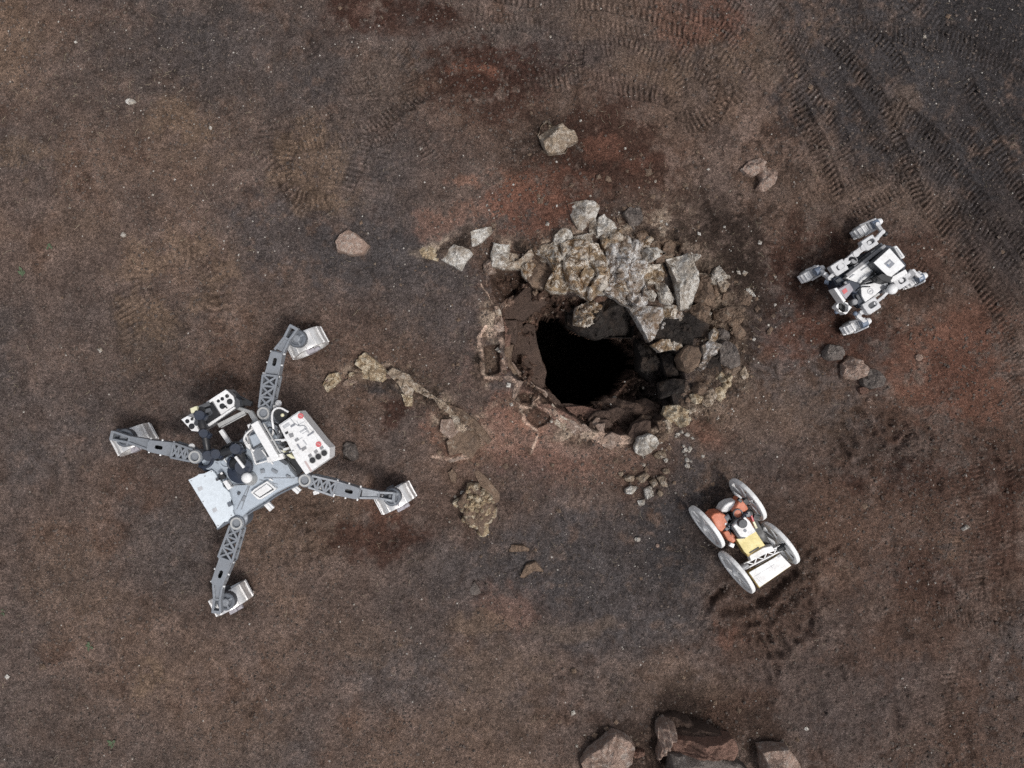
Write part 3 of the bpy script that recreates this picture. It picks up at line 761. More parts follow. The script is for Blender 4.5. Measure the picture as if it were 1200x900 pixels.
def grid_mesh(name):
    nx, ny = GX.shape
    co = np.stack([GX.ravel(), GY.ravel(), GZ.ravel()], 1).astype(np.float32)
    i, j = np.meshgrid(np.arange(nx - 1), np.arange(ny - 1), indexing='ij')
    v0 = (i * ny + j).ravel()
    quads = np.stack([v0, v0 + ny, v0 + ny + 1, v0 + 1], 1)
    cx = (GX[:-1, :-1] + GX[1:, 1:]).ravel() / 2; cy = (GY[:-1, :-1] + GY[1:, 1:]).ravel() / 2
    quads = quads[~in_poly(cx, cy, HOLE)].astype(np.int32)
    me = bpy.data.meshes.new(name)
    me.vertices.add(len(co)); me.vertices.foreach_set('co', co.ravel())
    me.loops.add(quads.size); me.loops.foreach_set('vertex_index', quads.ravel())
    me.polygons.add(len(quads))
    me.polygons.foreach_set('loop_start', np.arange(0, quads.size, 4, dtype=np.int32))
    me.polygons.foreach_set('use_smooth', np.ones(len(quads), bool))
    me.update(calc_edges=True)
    at = me.color_attributes.new('soil', 'FLOAT_COLOR', 'POINT')
    at.data.foreach_set('color', np.concatenate([GC, np.ones((len(GC), 1))], 1).astype(np.float32).ravel())
    return me

gm, nt, bs = new_mat('volcanic_soil')
va = N(nt, 'ShaderNodeVertexColor'); va.layer_name = 'soil'
n_a = noise_node(nt, 42, 4, 0.7); n_b = noise_node(nt, 120, 3, 0.7, w=4); n_c = noise_node(nt, 70, 2, 0.5, w=8)
c = mixc(nt, 1.0, va.outputs[0], ramp(nt, n_a.outputs[0], [(0.3, 0.5), (0.5, 0.95), (0.72, 1.6)]).outputs[0], 'MULTIPLY')
c = mixc(nt, 1.0, c, ramp(nt, n_b.outputs[0], [(0.33, 0.45), (0.5, 0.92), (0.68, 2.2)]).outputs[0], 'MULTIPLY')
n_d = noise_node(nt, 1.1, 6, 0.65, w=12)
c = mixc(nt, 1.0, c, ramp(nt, n_d.outputs[0], [(0.3, 0.84), (0.7, 1.14)]).outputs[0], 'MULTIPLY')
c = mixc(nt, ramp(nt, n_c.outputs[0], [(0.70, 0.0), (0.76, 0.55)]).outputs[0], c, (0.20, 0.165, 0.145))
nt.links.new(c, bs.inputs['Base Color'])
bs.inputs['Roughness'].default_value = 0.95
bs.inputs['Specular IOR Level'].default_value = 0.12
bump(nt, bs, [(n_a.outputs[0], 1.0, 0.018), (n_b.outputs[0], 1.0, 0.008)])
ground_me = grid_mesh('ground'); ground_me.materials.append(gm)
ground = bpy.data.objects.new('ground', ground_me); COL.objects.link(ground)
ground['kind'] = 'structure'

# the lava tube under the opening: a dark vault that widens below the crust
mbc = MB()
hc = np.array(HOLE); cen = hc.mean(0)
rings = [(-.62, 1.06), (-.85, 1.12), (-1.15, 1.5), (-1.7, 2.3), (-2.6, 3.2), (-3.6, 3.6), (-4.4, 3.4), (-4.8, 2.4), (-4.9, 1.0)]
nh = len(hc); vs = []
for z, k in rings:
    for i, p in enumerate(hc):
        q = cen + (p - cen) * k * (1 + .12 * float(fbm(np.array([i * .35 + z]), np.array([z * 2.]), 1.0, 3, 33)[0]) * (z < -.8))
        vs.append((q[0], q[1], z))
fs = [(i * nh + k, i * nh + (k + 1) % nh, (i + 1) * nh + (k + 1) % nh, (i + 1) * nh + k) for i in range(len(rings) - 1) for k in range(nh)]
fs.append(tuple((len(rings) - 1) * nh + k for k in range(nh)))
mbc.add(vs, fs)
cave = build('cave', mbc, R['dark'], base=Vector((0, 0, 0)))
cave['kind'] = 'structure'
cave['_b'] = (0, 0, 0)

# ------------------------------------------------------------------ rocks
def resample(pts, n):
    pts = list(pts) + [pts[0]]
    L = [0]
    for a, b in zip(pts[:-1], pts[1:]): L.append(L[-1] + math.hypot(b[0] - a[0], b[1] - a[1]))
    out = []; j = 0
    for k in range(n):
        s = L[-1] * k / n
        while L[j + 1] < s: j += 1
        t = (s - L[j]) / max(1e-9, L[j + 1] - L[j])
        out.append((pts[j][0] * (1 - t) + pts[j + 1][0] * t, pts[j][1] * (1 - t) + pts[j + 1][1] * t))
    return np.array(out)

_seed = [100]
def rock_mesh(q, pts, h, z0=None, planes=6, tilt=.9, rough=.13, n=64, lumps=0, power=7, drop=.10, grow=1.04, blocks=0):
    """a stone with the outline pts, its top broken into facets; returns MB and base point"""
    _seed[0] += 1; sd = _seed[0]
    r = random.Random(sd)
    c0 = [sum(p[0] for p in pts) / len(pts), sum(p[1] for p in pts) / len(pts)]
    g0 = P(*q(*c0), 0)
    zb = ground_z(g0.x, g0.y) if z0 is None else z0
    w = [W2(q(*p), zb + h * .45) for p in pts]
    o = resample(w, n)
    c = o.mean(0); rad = np.hypot(*(o - c).T).mean()
    o = c + (o - c) * (grow + .10 * fbm(o[:, 0], o[:, 1], 1.6 / rad, 4, sd, .6))[:, None]
    ts = [1.0, .99, .97, .93, .87, .8, .72, .63, .54, .45, .36, .27, .18, .09]
    if blocks: ts = [1.0, .99, .98, .96, .94] + [.92 - .88 * k / 20 for k in range(21)]
    bs = [(r.uniform(-.9, .9), r.uniform(-.9, .9), r.uniform(.35, 1.1), r.uniform(-.45, .45), r.uniform(-.45, .45)) for _ in range(blocks)]
    pl = []
    for k in range(planes):
        a = r.uniform(0, 2 * math.pi); s = r.uniform(.15, tilt)
        pl.append((math.cos(a) * s, math.sin(a) * s, r.uniform(.72, 1.05)))
    V = []
    lp = [(r.uniform(-.75, .75), r.uniform(-.75, .75), r.uniform(.22, .38)) for _ in range(lumps)]
    for t in ts:
        p = c + (o - c) * t
        xn = (p - c) / rad
        dome = max(0.0, 1 - t ** power) ** .5
        z = np.full(n, dome)
        for a, b, d in pl: z = np.minimum(z, d + a * xn[:, 0] + b * xn[:, 1] + (0 if t < .98 else 1))
        if blocks:
            jx = xn[:, 0] + .18 * fbm(p[:, 0], p[:, 1], 2.2 / rad, 3, sd + 2); jy = xn[:, 1] + .18 * fbm(p[:, 0], p[:, 1], 2.2 / rad, 3, sd + 3)
            dd = np.stack([(jx - b[0]) ** 2 + (jy - b[1]) ** 2 for b in bs]); srt = np.sort(dd, 0); kk = dd.argmin(0)
            zb_ = np.array([b[2] for b in bs])[kk] + np.array([b[3] for b in bs])[kk] * (jx - np.array([b[0] for b in bs])[kk]) + np.array([b[4] for b in bs])[kk] * (jy - np.array([b[1] for b in bs])[kk])
            crack = np.clip((np.sqrt(srt[1]) - np.sqrt(srt[0])) / .12, 0, 1)
            z = z * zb_ * (.82 + .18 * crack)
        if lumps:
            zl = np.zeros(n)
            for lx, ly, lr in lp:
                dd = ((xn[:, 0] - lx) ** 2 + (xn[:, 1] - ly) ** 2) / lr ** 2
                zl = np.maximum(zl, np.sqrt(np.clip(1 - dd, 0, 1)) * (.6 + lr))
            z = z * (.45 + .75 * zl)
        f = fbm(p[:, 0], p[:, 1], .55 / rad, 4, sd, .55) * rough * 1.6
        ridge = (1 - np.abs(fbm(p[:, 0], p[:, 1], 1.3 / rad, 3, sd + 5)) * 2) * rough * .6
        zz = zb + h * np.maximum(z, -.2) + h * (f + ridge + rough * 1.3 * fbm(p[:, 0], p[:, 1], 3.2 / rad, 4, sd + 8, .6)) * (0 if t == 1 else min(1, dome * 1.5)) 
        if t == 1.0: zz = np.full(n, zb - drop); p = c + (o - c) * .97
        V += [(p[k, 0], p[k, 1], zz[k]) for k in range(n)]
    m = len(ts)
    top = np.mean([v[2] for v in V[-n:]])
    V.append((c[0], c[1], top))
    F = [(i * n + k, i * n + (k + 1) % n, (i + 1) * n + (k + 1) % n, (i + 1) * n + k) for i in range(m - 1) for k in range(n)]
    F += [((m - 1) * n + k, (m - 1) * n + (k + 1) % n, m * n) for k in range(n)]
    mb = MB(); mb.add(V, F)
    return mb, Vector((c[0], c[1], zb))

def loose(name, label, cat, q, pts, h, mat, group=None, **kw):
    mb, b = rock_mesh(q, pts, h, **kw)
    return tag(build(name, mb, R[mat], base=b, smooth=28), label, cat, group)

def rim_rock(q, pts, h, mat, z0=-.02, name='rock', parent=cave, **kw):
    kw.setdefault('grow', 1.12)
    c0 = P(*q(sum(p[0] for p in pts) / len(pts), sum(p[1] for p in pts) / len(pts)), z0)
    mb, b = rock_mesh(q, pts, h, z0=max(z0, ground_z(c0.x, c0.y) - .04), **kw)
    return build(name, mb, R[mat], parent, smooth=28)

def ngon(x, y, r, k=7, ry=None, rot=0.0):
    ry = ry or r
    out = []
    for i in range(k):
        a = 2 * math.pi * i / k + rot; u = random.uniform(.8, 1.15)
        out.append((x + r * u * math.cos(a), y + ry * u * math.sin(a)))
    return out

# --- rim of the cave mouth: bedrock pieces belong to the cave
rim_rock(F1, [(410, 260), (470, 240), (525, 232), (530, 265), (470, 320), (420, 340)], .10, 'white', tilt=.4, rough=.06)
rim_rock(F1, [(90, 345), (150, 335), (230, 370), (225, 430), (130, 410)], .07, 'yellow', rough=.25)
rim_rock(F1, [(225, 380), (310, 335), (400, 365), (415, 390), (385, 425), (350, 478), (300, 452), (240, 420)], .13, 'white', tilt=.6)
rim_rock(F1, [(545, 325), (575, 335), (632, 338), (630, 440), (605, 470), (535, 460), (528, 400)], .16, 'white', tilt=.6)
rim_rock(F1, [(600, 470), (630, 440), (680, 435), (720, 400), (770, 348), (778, 400), (745, 440), (730, 472), (660, 474)], .10, 'pale', tilt=.4)
rim_rock(F1, [(740, 430), (800, 400), (860, 440), (880, 520), (830, 580), (770, 570), (740, 520)], .12, 'tan', z0=-.08)
rim_rock(F1, [(780, 345), (850, 350), (930, 305), (1000, 345), (1030, 420), (1000, 500), (965, 605), (900, 600), (845, 575), (890, 480), (860, 420), (800, 390)], .30, 'mottled', planes=4, tilt=.8, rough=.2, n=96, blocks=9)
rim_rock(F2, [(76, 88), (130, 75), (205, 72), (238, 110), (215, 172), (150, 238), (108, 185)], .22, 'white', tilt=.7)
rim_rock(F2, [(108, 265), (200, 243), (228, 265), (200, 292), (150, 302), (115, 290)], .14, 'white')
rim_rock(F2, [(228, 235), (240, 165), (265, 148), (320, 195), (358, 285), (300, 282), (240, 268)], .2, 'white', tilt=.9)
rim_rock(F2, [(372, 140), (420, 95), (468, 108), (475, 170), (440, 228), (410, 205)], .18, 'grey', tilt=.7)
rim_rock(F2, [(330, 165), (372, 160), (378, 195), (345, 205)], .1, 'tan')
rim_rock(F2, [(40, 300), (120, 290), (230, 310), (275, 380), (290, 470), (280, 525), (195, 598), (140, 565), (90, 530), (60, 430)], .32, 'mottled', planes=4, tilt=.8, rough=.2, n=110, blocks=12)
rim_rock(F2, [(285, 300), (330, 270), (400, 255), (480, 310), (500, 400), (480, 480), (470, 570), (420, 625), (380, 610), (330, 570), (285, 545), (295, 420)], .33, 'blueish', planes=4, tilt=.8, rough=.2, n=110, blocks=12)
rim_rock(F2, [(440, 250), (490, 235), (560, 260), (620, 285), (680, 305), (668, 365), (600, 385), (500, 420), (480, 340)], .26, 'tan', rough=.22, planes=4, n=96, blocks=8)
rim_rock(F2, [(480, 330), (560, 325), (600, 350), (520, 400), (480, 400)], .3, 'white', z0=-.02)
rim_rock(F2, [(440, 400), (520, 420), (580, 410), (560, 470), (500, 490), (440, 470)], .14, 'mottled', z0=-.06, rough=.2)
rim_rock(F2, [(618, 395), (680, 372), (725, 362), (768, 470), (768, 530), (735, 645), (688, 642), (655, 500)], .34, 'white', tilt=.6, n=72)
rim_rock(F2, [(745, 550), (790, 510), (862, 530), (868, 645), (800, 628), (745, 600)], .24, 'tan', tilt=.8)
rim_rock(F2, [(730, 650), (780, 625), (838, 650), (815, 722), (760, 705)], .2, 'tan', tilt=.8)
rim_rock(F2, [(412, 648), (480, 640), (575, 650), (585, 700), (540, 800), (512, 826), (490, 780)], .24, 'blueish', z0=-.10, tilt=.9)
rim_rock(F2, [(580, 640), (640, 635), (692, 655), (685, 705), (600, 695)], .16, 'mottled', z0=-.05)
rim_rock(F2, [(486, 560), (520, 555), (552, 580), (535, 612), (482, 602)], .16, 'white', z0=-.04)
rim_rock(F2, [(545, 508), (590, 520), (645, 600), (625, 632), (572, 615), (555, 560)], .18, 'white', z0=-.05, rough=.2)
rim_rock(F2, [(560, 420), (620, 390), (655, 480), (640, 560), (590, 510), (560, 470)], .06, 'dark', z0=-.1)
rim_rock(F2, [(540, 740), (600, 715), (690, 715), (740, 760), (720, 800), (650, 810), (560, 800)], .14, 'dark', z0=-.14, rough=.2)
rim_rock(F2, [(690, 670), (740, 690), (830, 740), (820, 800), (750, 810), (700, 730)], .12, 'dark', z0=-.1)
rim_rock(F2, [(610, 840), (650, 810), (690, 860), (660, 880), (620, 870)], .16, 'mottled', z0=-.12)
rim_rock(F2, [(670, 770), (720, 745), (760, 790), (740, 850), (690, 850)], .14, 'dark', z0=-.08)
rim_rock(F2, [(735, 365), (765, 350), (780, 375), (760, 395), (740, 390)], .1, 'white')
rim_rock(F2, [(850, 470), (870, 440), (895, 420), (920, 470), (950, 480), (930, 515), (880, 520), (850, 515)], .12, 'white', rough=.3)
rim_rock(F2, [(985, 560), (1040, 540), (1065, 590), (1055, 630), (1015, 650)], .1, 'tan')
rim_rock(F2, [(910, 555), (935, 550), (935, 600), (910, 605)], .08, 'tan')
rim_rock(F2, [(870, 670), (930, 645), (995, 650), (970, 700), (920, 720), (875, 710)], .14, 'tan', rough=.2)
rim_rock(F2, [(840, 790), (870, 750), (890, 790), (870, 840), (840, 840)], .16, 'mottled')
rim_rock(F2, [(960, 730), (1000, 740), (1040, 790), (1010, 830), (970, 800)], .08, 'tan')
rim_rock(F2, [(1070, 550), (1090, 540), (1130, 600), (1110, 605)], .06, 'white')
rim_rock(F2, [(965, 500), (985, 490), (995, 520), (975, 530)], .06, 'tan')
rim_rock(F4, [(478, 95), (495, 50), (525, 22), (575, 30), (590, 70), (575, 130), (530, 162), (490, 140)], .26, 'tan', power=3, tilt=.4, rough=.06)
rim_rock(F4, [(600, 90), (600, 30), (640, 0), (690, 20), (670, 70), (640, 80), (600, 150), (575, 130)], .2, 'blueish', rough=.15)
rim_rock(F4, [(685, 35), (720, 0), (765, 20), (800, 120), (750, 145), (700, 110)], .2, 'grey', tilt=.7)
rim_rock(F4, [(340, 20), (390, -10), (440, -10), (480, 20), (450, 40), (380, 55)], .18, 'mottled', z0=-.1)
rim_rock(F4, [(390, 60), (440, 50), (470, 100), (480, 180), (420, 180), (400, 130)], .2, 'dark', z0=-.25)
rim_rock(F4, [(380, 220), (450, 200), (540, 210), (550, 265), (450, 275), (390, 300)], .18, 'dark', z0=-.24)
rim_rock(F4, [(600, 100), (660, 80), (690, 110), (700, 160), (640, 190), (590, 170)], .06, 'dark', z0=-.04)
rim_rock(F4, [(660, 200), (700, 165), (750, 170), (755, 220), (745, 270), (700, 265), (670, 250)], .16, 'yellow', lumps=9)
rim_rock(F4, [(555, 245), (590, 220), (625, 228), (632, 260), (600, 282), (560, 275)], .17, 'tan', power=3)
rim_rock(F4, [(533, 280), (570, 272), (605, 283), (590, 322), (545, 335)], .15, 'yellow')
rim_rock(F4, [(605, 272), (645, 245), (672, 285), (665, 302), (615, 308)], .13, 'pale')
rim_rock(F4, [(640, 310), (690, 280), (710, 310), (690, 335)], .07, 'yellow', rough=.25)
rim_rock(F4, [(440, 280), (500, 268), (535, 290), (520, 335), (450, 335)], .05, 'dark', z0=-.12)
rim_rock(F4, [(400, 385), (412, 345), (470, 338), (530, 368), (500, 392), (472, 445), (430, 432)], .15, 'yellow', rough=.2)
rim_rock(F4, [(520, 360), (570, 335), (578, 360), (530, 385)], .1, 'pale')
rim_rock(F4, [(362, 425), (400, 415), (435, 440), (420, 482), (376, 495)], .12, 'tan', rough=.2)
rim_rock(F4, [(800, 170), (820, 130), (850, 185), (815, 200)], .07, 'pale')
# broken crust along the west and south lip
lw_ = random.Random(77)
for _ei, (_pts, _w, _h) in enumerate(EDGES):
    if _w < .0249 or _ei in (3, 4, 13, 14): continue
    for _a, _b in zip(_pts[:-1], _pts[1:]):
        _L = math.hypot(_b[0] - _a[0], _b[1] - _a[1]); _n = max(1, round(_L / .2))
        for _k in range(_n):
            if lw_.random() < .25: continue
            p0 = [_a[i] + (_b[i] - _a[i]) * (_k - .12) / _n for i in (0, 1)]; p1 = [_a[i] + (_b[i] - _a[i]) * (_k + 1.12) / _n for i in (0, 1)]
            nx_, ny_ = -(p1[1] - p0[1]), p1[0] - p0[0]; l_ = math.hypot(nx_, ny_); nx_ /= l_; ny_ /= l_
            W_ = lambda: _w * lw_.choice([.3, .5, .8, 1.0, 1.3, 1.7]) * lw_.uniform(.7, 1.15)
            mid_ = [(p0[i] + p1[i]) / 2 for i in (0, 1)]
            poly_ = [(p0[0] + nx_ * W_(), p0[1] + ny_ * W_()), (p0[0] - nx_ * W_(), p0[1] - ny_ * W_()), (mid_[0] - nx_ * W_() * 1.2, mid_[1] - ny_ * W_() * 1.2), (p1[0] - nx_ * W_(), p1[1] - ny_ * W_()),
                     (p1[0] + nx_ * W_(), p1[1] + ny_ * W_()), (mid_[0] + nx_ * W_() * 1.2, mid_[1] + ny_ * W_() * 1.2)]
            pp_ = [(600 + x * 100, 450 - y * 100) for x, y in poly_]
            gz_ = ground_z(mid_[0], mid_[1])
            rim_rock(ID, pp_, lw_.uniform(.02, .04), lw_.choice(['ledge', 'ledge', 'pale', 'ledge']) if gz_ > -.25 else 'brown', z0=gz_ - .03, name='rim_ledge', n=36, rough=.25, tilt=.35, planes=3)
# layered shelves stepping down inside the west and south lip
for _k in range(46):
    _i = lw_.randrange(len(RIM)); _p = RIM[_i]
    _cx, _cy = sum(p[0] for p in RIM) / len(RIM), sum(p[1] for p in RIM) / len(RIM)
    if _p[0] > 1.55 or _p[1] > .75: continue
    _t = lw_.uniform(.03, .34); _x, _y = _p[0] + (_cx - _p[0]) * _t, _p[1] + (_cy - _p[1]) * _t
    _g = ground_z(_x, _y)
    if _g < -1.0 or in_poly(np.array([_x]), np.array([_y]), HOLE)[0]: continue
    _ang = math.atan2(-(_cy - _p[1]), _cx - _p[0]) + math.pi / 2
    _out = []
    for a_ in range(7):
        _a = a_ * 2 * math.pi / 7; _u, _v = 15 * math.cos(_a) * lw_.uniform(.6, 1.3), 7 * math.sin(_a) * lw_.uniform(.6, 1.4)
        _out.append((600 + _x * 100 + _u * math.cos(_ang) - _v * math.sin(_ang), 450 - _y * 100 + _u * math.sin(_ang) + _v * math.cos(_ang)))
    rim_rock(ID, _out, lw_.uniform(.05, .10), lw_.choice(['brown', 'ledge', 'redbrown', 'tan'] if _t < .15 else ['brown', 'brown', 'redbrown']), z0=_g - .04, name='rim_shelf', n=36, rough=.2, tilt=.3, planes=3, power=12)
# more broken pieces wedged between the large rim rocks
for x, y, rr, mt in [(700, 268, 12, 'white'), (716, 282, 14, 'mottled'), (735, 268, 12, 'pale'), (660, 282, 14, 'white'), (640, 296, 12, 'pale'), (672, 330, 12, 'mottled'), (700, 335, 12, 'white'), (728, 330, 13, 'mottled'),
                     (748, 345, 14, 'blueish'), (765, 318, 15, 'mottled'), (780, 300, 10, 'pale'), (755, 290, 14, 'mottled'), (790, 372, 12, 'blueish'), (820, 330, 11, 'tan'), (812, 300, 8, 'white'), (835, 345, 12, 'tan'), (850, 335, 8, 'pale'),
                     (860, 372, 11, 'tan'), (845, 395, 12, 'grey'), (860, 412, 10, 'tan'), (828, 418, 13, 'dark'), (800, 392, 14, 'dark'), (770, 385, 12, 'blueish'), (620, 318, 10, 'mottled'), (600, 306, 9, 'pale'), (575, 312, 10, 'ledge'),
                     (845, 462, 9, 'yellow'), (830, 470, 8, 'pale'), (800, 490, 10, 'yellow'), (782, 500, 9, 'pale'), (775, 512, 8, 'tan'), (880, 345, 7, 'white'), (868, 352, 6, 'tan'), (690, 262, 7, 'tan'), (745, 252, 6, 'pale')]:
    rim_rock(ID, ngon(x, y, rr, 7), rr / 100 * lw_.uniform(1.0, 1.6), mt, z0=-.25, n=40, rough=.22)
# boulders lying on the ledges inside the mouth
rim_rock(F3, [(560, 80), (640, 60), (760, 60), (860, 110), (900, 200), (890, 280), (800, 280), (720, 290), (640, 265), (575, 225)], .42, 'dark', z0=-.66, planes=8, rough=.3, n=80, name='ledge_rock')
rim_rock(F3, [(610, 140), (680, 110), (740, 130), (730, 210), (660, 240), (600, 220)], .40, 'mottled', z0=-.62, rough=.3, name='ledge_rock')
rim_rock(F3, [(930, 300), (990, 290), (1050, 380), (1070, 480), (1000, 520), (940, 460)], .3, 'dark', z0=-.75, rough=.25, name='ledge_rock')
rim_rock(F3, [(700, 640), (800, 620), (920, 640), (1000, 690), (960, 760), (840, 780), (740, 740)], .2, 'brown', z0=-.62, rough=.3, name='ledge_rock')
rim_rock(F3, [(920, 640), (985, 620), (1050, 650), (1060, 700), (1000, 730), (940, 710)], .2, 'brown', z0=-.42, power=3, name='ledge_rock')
rim_rock(F3, [(270, 400), (300, 262), (350, 235), (388, 245), (400, 330), (425, 420), (446, 470), (430, 560), (375, 540), (310, 460)], .13, 'brown', z0=-.44, tilt=.25, rough=.05, power=12, name='crust_slab')
rim_rock(F3, [(215, 165), (280, 100), (355, 28), (450, 65), (440, 120), (380, 160), (330, 200), (235, 195)], .10, 'brown', z0=-.26, tilt=.3, rough=.06, power=12, name='crust_slab')
rim_rock(F3, [(210, 210), (290, 205), (300, 260), (285, 330), (220, 300)], .10, 'brown', z0=-.2, tilt=.3, name='crust_slab')
rim_rock(F3, [(215, 345), (275, 340), (265, 420), (300, 480), (235, 490)], .10, 'tan', z0=-.16, tilt=.3, name='crust_slab')
rim_rock(F3, [(560, 665), (650, 660), (720, 680), (690, 760), (620, 755), (580, 700)], .10, 'redbrown', z0=-.45, tilt=.3, name='crust_slab')

# --- loose stones
loose('boulder', 'pale grey faceted boulder alone on dark soil near the top of the photo', 'boulder', G2, [(693, 470), (705, 440), (725, 418), (745, 435), (775, 440), (820, 460), (834, 488), (800, 505), (790, 530), (730, 538), (708, 510)], .28, 'pale', tilt=1.1, rough=.2)
loose('stone', 'upper left brown stone of the touching pair left of the white rover', 'stone', G3, [(208, 592), (235, 565), (275, 556), (295, 572), (285, 600), (250, 618), (225, 612)], .17, 'pink')
loose('stone', 'lower right rounded stone of the touching pair left of the white rover', 'stone', G3, [(268, 605), (305, 578), (335, 603), (325, 648), (290, 672), (262, 660), (280, 632)], .2, 'pink')
loose('stone', 'tan flat-topped stone alone left of the cave mouth on blue-grey cinders', 'stone', G2, [(-22, 850), (0, 820), (25, 806), (55, 820), (97, 862), (80, 890), (30, 898), (-15, 885)], .15, 'pink', tilt=.35, rough=.05)
loose('stone', 'smooth dark grey stone at the top of the cluster below the white rover', 'stone', G4, [(496, 95), (520, 70), (560, 78), (573, 100), (560, 125), (520, 128), (500, 115)], .15, 'grey', tilt=.4, power=3)
loose('stone', 'lumpy pale brown stone in the middle of the cluster below the white rover', 'stone', G4, [(565, 140), (590, 110), (630, 130), (650, 155), (640, 185), (600, 200), (570, 190)], .2, 'pink', rough=.2)
loose('stone', 'grey stone with rounded pale end, lowest big stone below the white rover', 'stone', G4, [(635, 190), (650, 160), (690, 160), (708, 190), (700, 218), (660, 228), (640, 215)], .2, 'grey', tilt=.6)
loose('pebble', 'small reddish pebble just below the grey stone of the cluster', 'pebble', G4, ngon(636, 232, 15, 7, 14), .08, 'redbrown')
loose('pebble', 'small pinkish pebble lowest in the cluster below the white rover', 'pebble', G4, ngon(656, 268, 9), .06, 'pink')
loose('pebble', 'small pinkish pebble right of the stone cluster on red soil', 'pebble', G4, ngon(832, 117, 13), .06, 'pink')
fz2 = fr(290, 360, 4.5)
loose('stone', 'dark square stone with a pale lower end right of the large grey rover', 'stone', fz2, [(498, 730), (520, 712), (560, 720), (575, 760), (582, 800), (550, 815), (505, 800)], .20, 'grey')
loose('boulder', 'pinkish grey boulder at the bottom edge of the photo, left of the red-brown slab', 'boulder', F6, [(85, 460), (120, 415), (175, 365), (205, 340), (240, 318), (275, 335), (305, 355), (332, 390), (320, 440), (285, 485), (240, 530), (110, 530)], .34, 'pink', tilt=.8, n=72)
loose('stone', 'small dark rounded stone between the two bottom boulders', 'stone', F6, ngon(357, 420, 34, 8, 22), .12, 'redbrown', power=3)
loose('boulder', 'upright pale stone at the left end of the red-brown slab at the bottom edge', 'boulder', F6, [(445, 290), (480, 264), (525, 285), (510, 330), (490, 360), (520, 420), (525, 500), (470, 480), (445, 440), (460, 380), (442, 330)], .40, 'pink')
loose('boulder', 'long red-brown slab lying across the boulders at the bottom edge', 'boulder', F6, [(480, 350), (600, 340), (720, 345), (805, 350), (832, 395), (815, 442), (760, 425), (690, 400), (600, 405), (500, 408)], .44, 'redbrown', tilt=.5)
loose('boulder', 'flat brown stone behind the red-brown slab at the bottom edge', 'boulder', F6, [(515, 300), (560, 292), (640, 290), (720, 305), (800, 350), (720, 360), (520, 355)], .30, 'brown', tilt=.4)
loose('boulder', 'dark flat stone highest in the bottom edge boulder pile', 'boulder', F6, [(470, 240), (520, 232), (590, 255), (620, 285), (560, 298), (490, 270)], .22, 'brown', tilt=.4)
loose('boulder', 'large grey boulder under the red-brown slab cut off by the bottom edge', 'boulder', F6, [(505, 418), (600, 405), (700, 402), (770, 440), (860, 500), (850, 560), (500, 570)], .36, 'grey', tilt=.6)
loose('boulder', 'square brown boulder at the bottom edge, right of the boulder pile', 'boulder', F6, [(930, 402), (990, 390), (1052, 382), (1090, 430), (1125, 490), (1120, 540), (950, 540), (940, 470)], .28, 'pink', tilt=.6)
loose('clod', 'upper of two peeled tan clods below the yellow lumpy rock', 'clod', G6, [(550, 190), (560, 165), (600, 165), (635, 190), (600, 185)], .06, 'tan', rough=.2)
loose('clod', 'lower of two peeled tan clods below the yellow lumpy rock', 'clod', G6, [(590, 270), (610, 230), (640, 218), (668, 255), (635, 250), (605, 275)], .07, 'tan', rough=.2)
loose('stone', 'small brown tilted stone on bare soil left of the lower peeled clod', 'stone', G6, [(420, 310), (440, 285), (462, 325), (430, 330)], .06, 'grey')
G1 = fr(0, 0, 3)
loose('pebble', 'pale grey pebble at the upper left beside a straw twig', 'pebble', G1, ngon(457, 356, 18, 7, 11), .04, 'white')
loose('pebble', 'white pebble on bare soil above the large tan wheel print', 'pebble', G1, ngon(433, 825, 9), .04, 'white')
loose('pebble', 'elongated white pebble on red-brown soil at the far right', 'pebble', G4, [(982, 722), (1000, 705), (1008, 712), (990, 728)], .05, 'white')
loose('pebble', 'white chip on dark gravel lower left of the orange rover', 'pebble', G6, ngon(976, 146, 11, 6, 8), .04, 'white')
loose('pebble', 'small pink pebble beside the white chip on dark gravel', 'pebble', G6, ngon(1043, 168, 7), .03, 'pink')
loose('boulder', 'whitish rounded boulder just below the cave mouth', 'boulder', F4, [(246, 550), (265, 505), (320, 488), (360, 508), (372, 540), (335, 575), (290, 608), (252, 590)], .22, 'white', tilt=.6)
loose('stone', 'pale stone touching the lower right of the whitish boulder below the cave mouth', 'stone', F4, [(345, 600), (370, 580), (405, 582), (408, 612), (362, 622)], .12, 'pale')
small_g = 'small pale stones scattered below the cave mouth'
small = [([(185, 720), (215, 705), (242, 712), (240, 740), (200, 742)], .10), ([(248, 722), (305, 693), (332, 720), (282, 752)], .12), ([(322, 742), (350, 723), (366, 750), (340, 772)], .12),
         ([(192, 782), (225, 762), (266, 772), (232, 806), (194, 804)], .1), ([(293, 782), (330, 763), (346, 812), (300, 832)], .12), ([(362, 722), (400, 708), (414, 768), (382, 764)], .11),
         (ngon(378, 803, 14, 6, 18), .07), ([(258, 842), (300, 833), (292, 862), (265, 868)], .07), (ngon(410, 685, 17), .08), (ngon(410, 628, 15), .06), (ngon(170, 700, 14), .05)]
sl = ['flat leftmost pale stone of the heap below the whitish boulder', 'largest wedge-shaped pale stone at the top of the heap below the whitish boulder', 'round pale stone in the middle of the heap below the whitish boulder',
      'pointed cream stone at the lower left of the heap below the whitish boulder', 'upright cream stone at the bottom middle of the heap below the whitish boulder', 'tall pale stone on the right side of the heap below the whitish boulder',
      'tiny round pale stone at the lower right of the heap', 'lowest yellowish stone set apart below the heap', 'round single pale pebble above the right side of the heap', 'small pale pebble under the pale stone by the whitish boulder', 'tiny pale pebble at the upper left end of the heap']
for (pts, h), l in zip(small, sl): loose('stone', l, 'stone', F4, pts, h, random.choice(['pale', 'white', 'pale']), small_g)
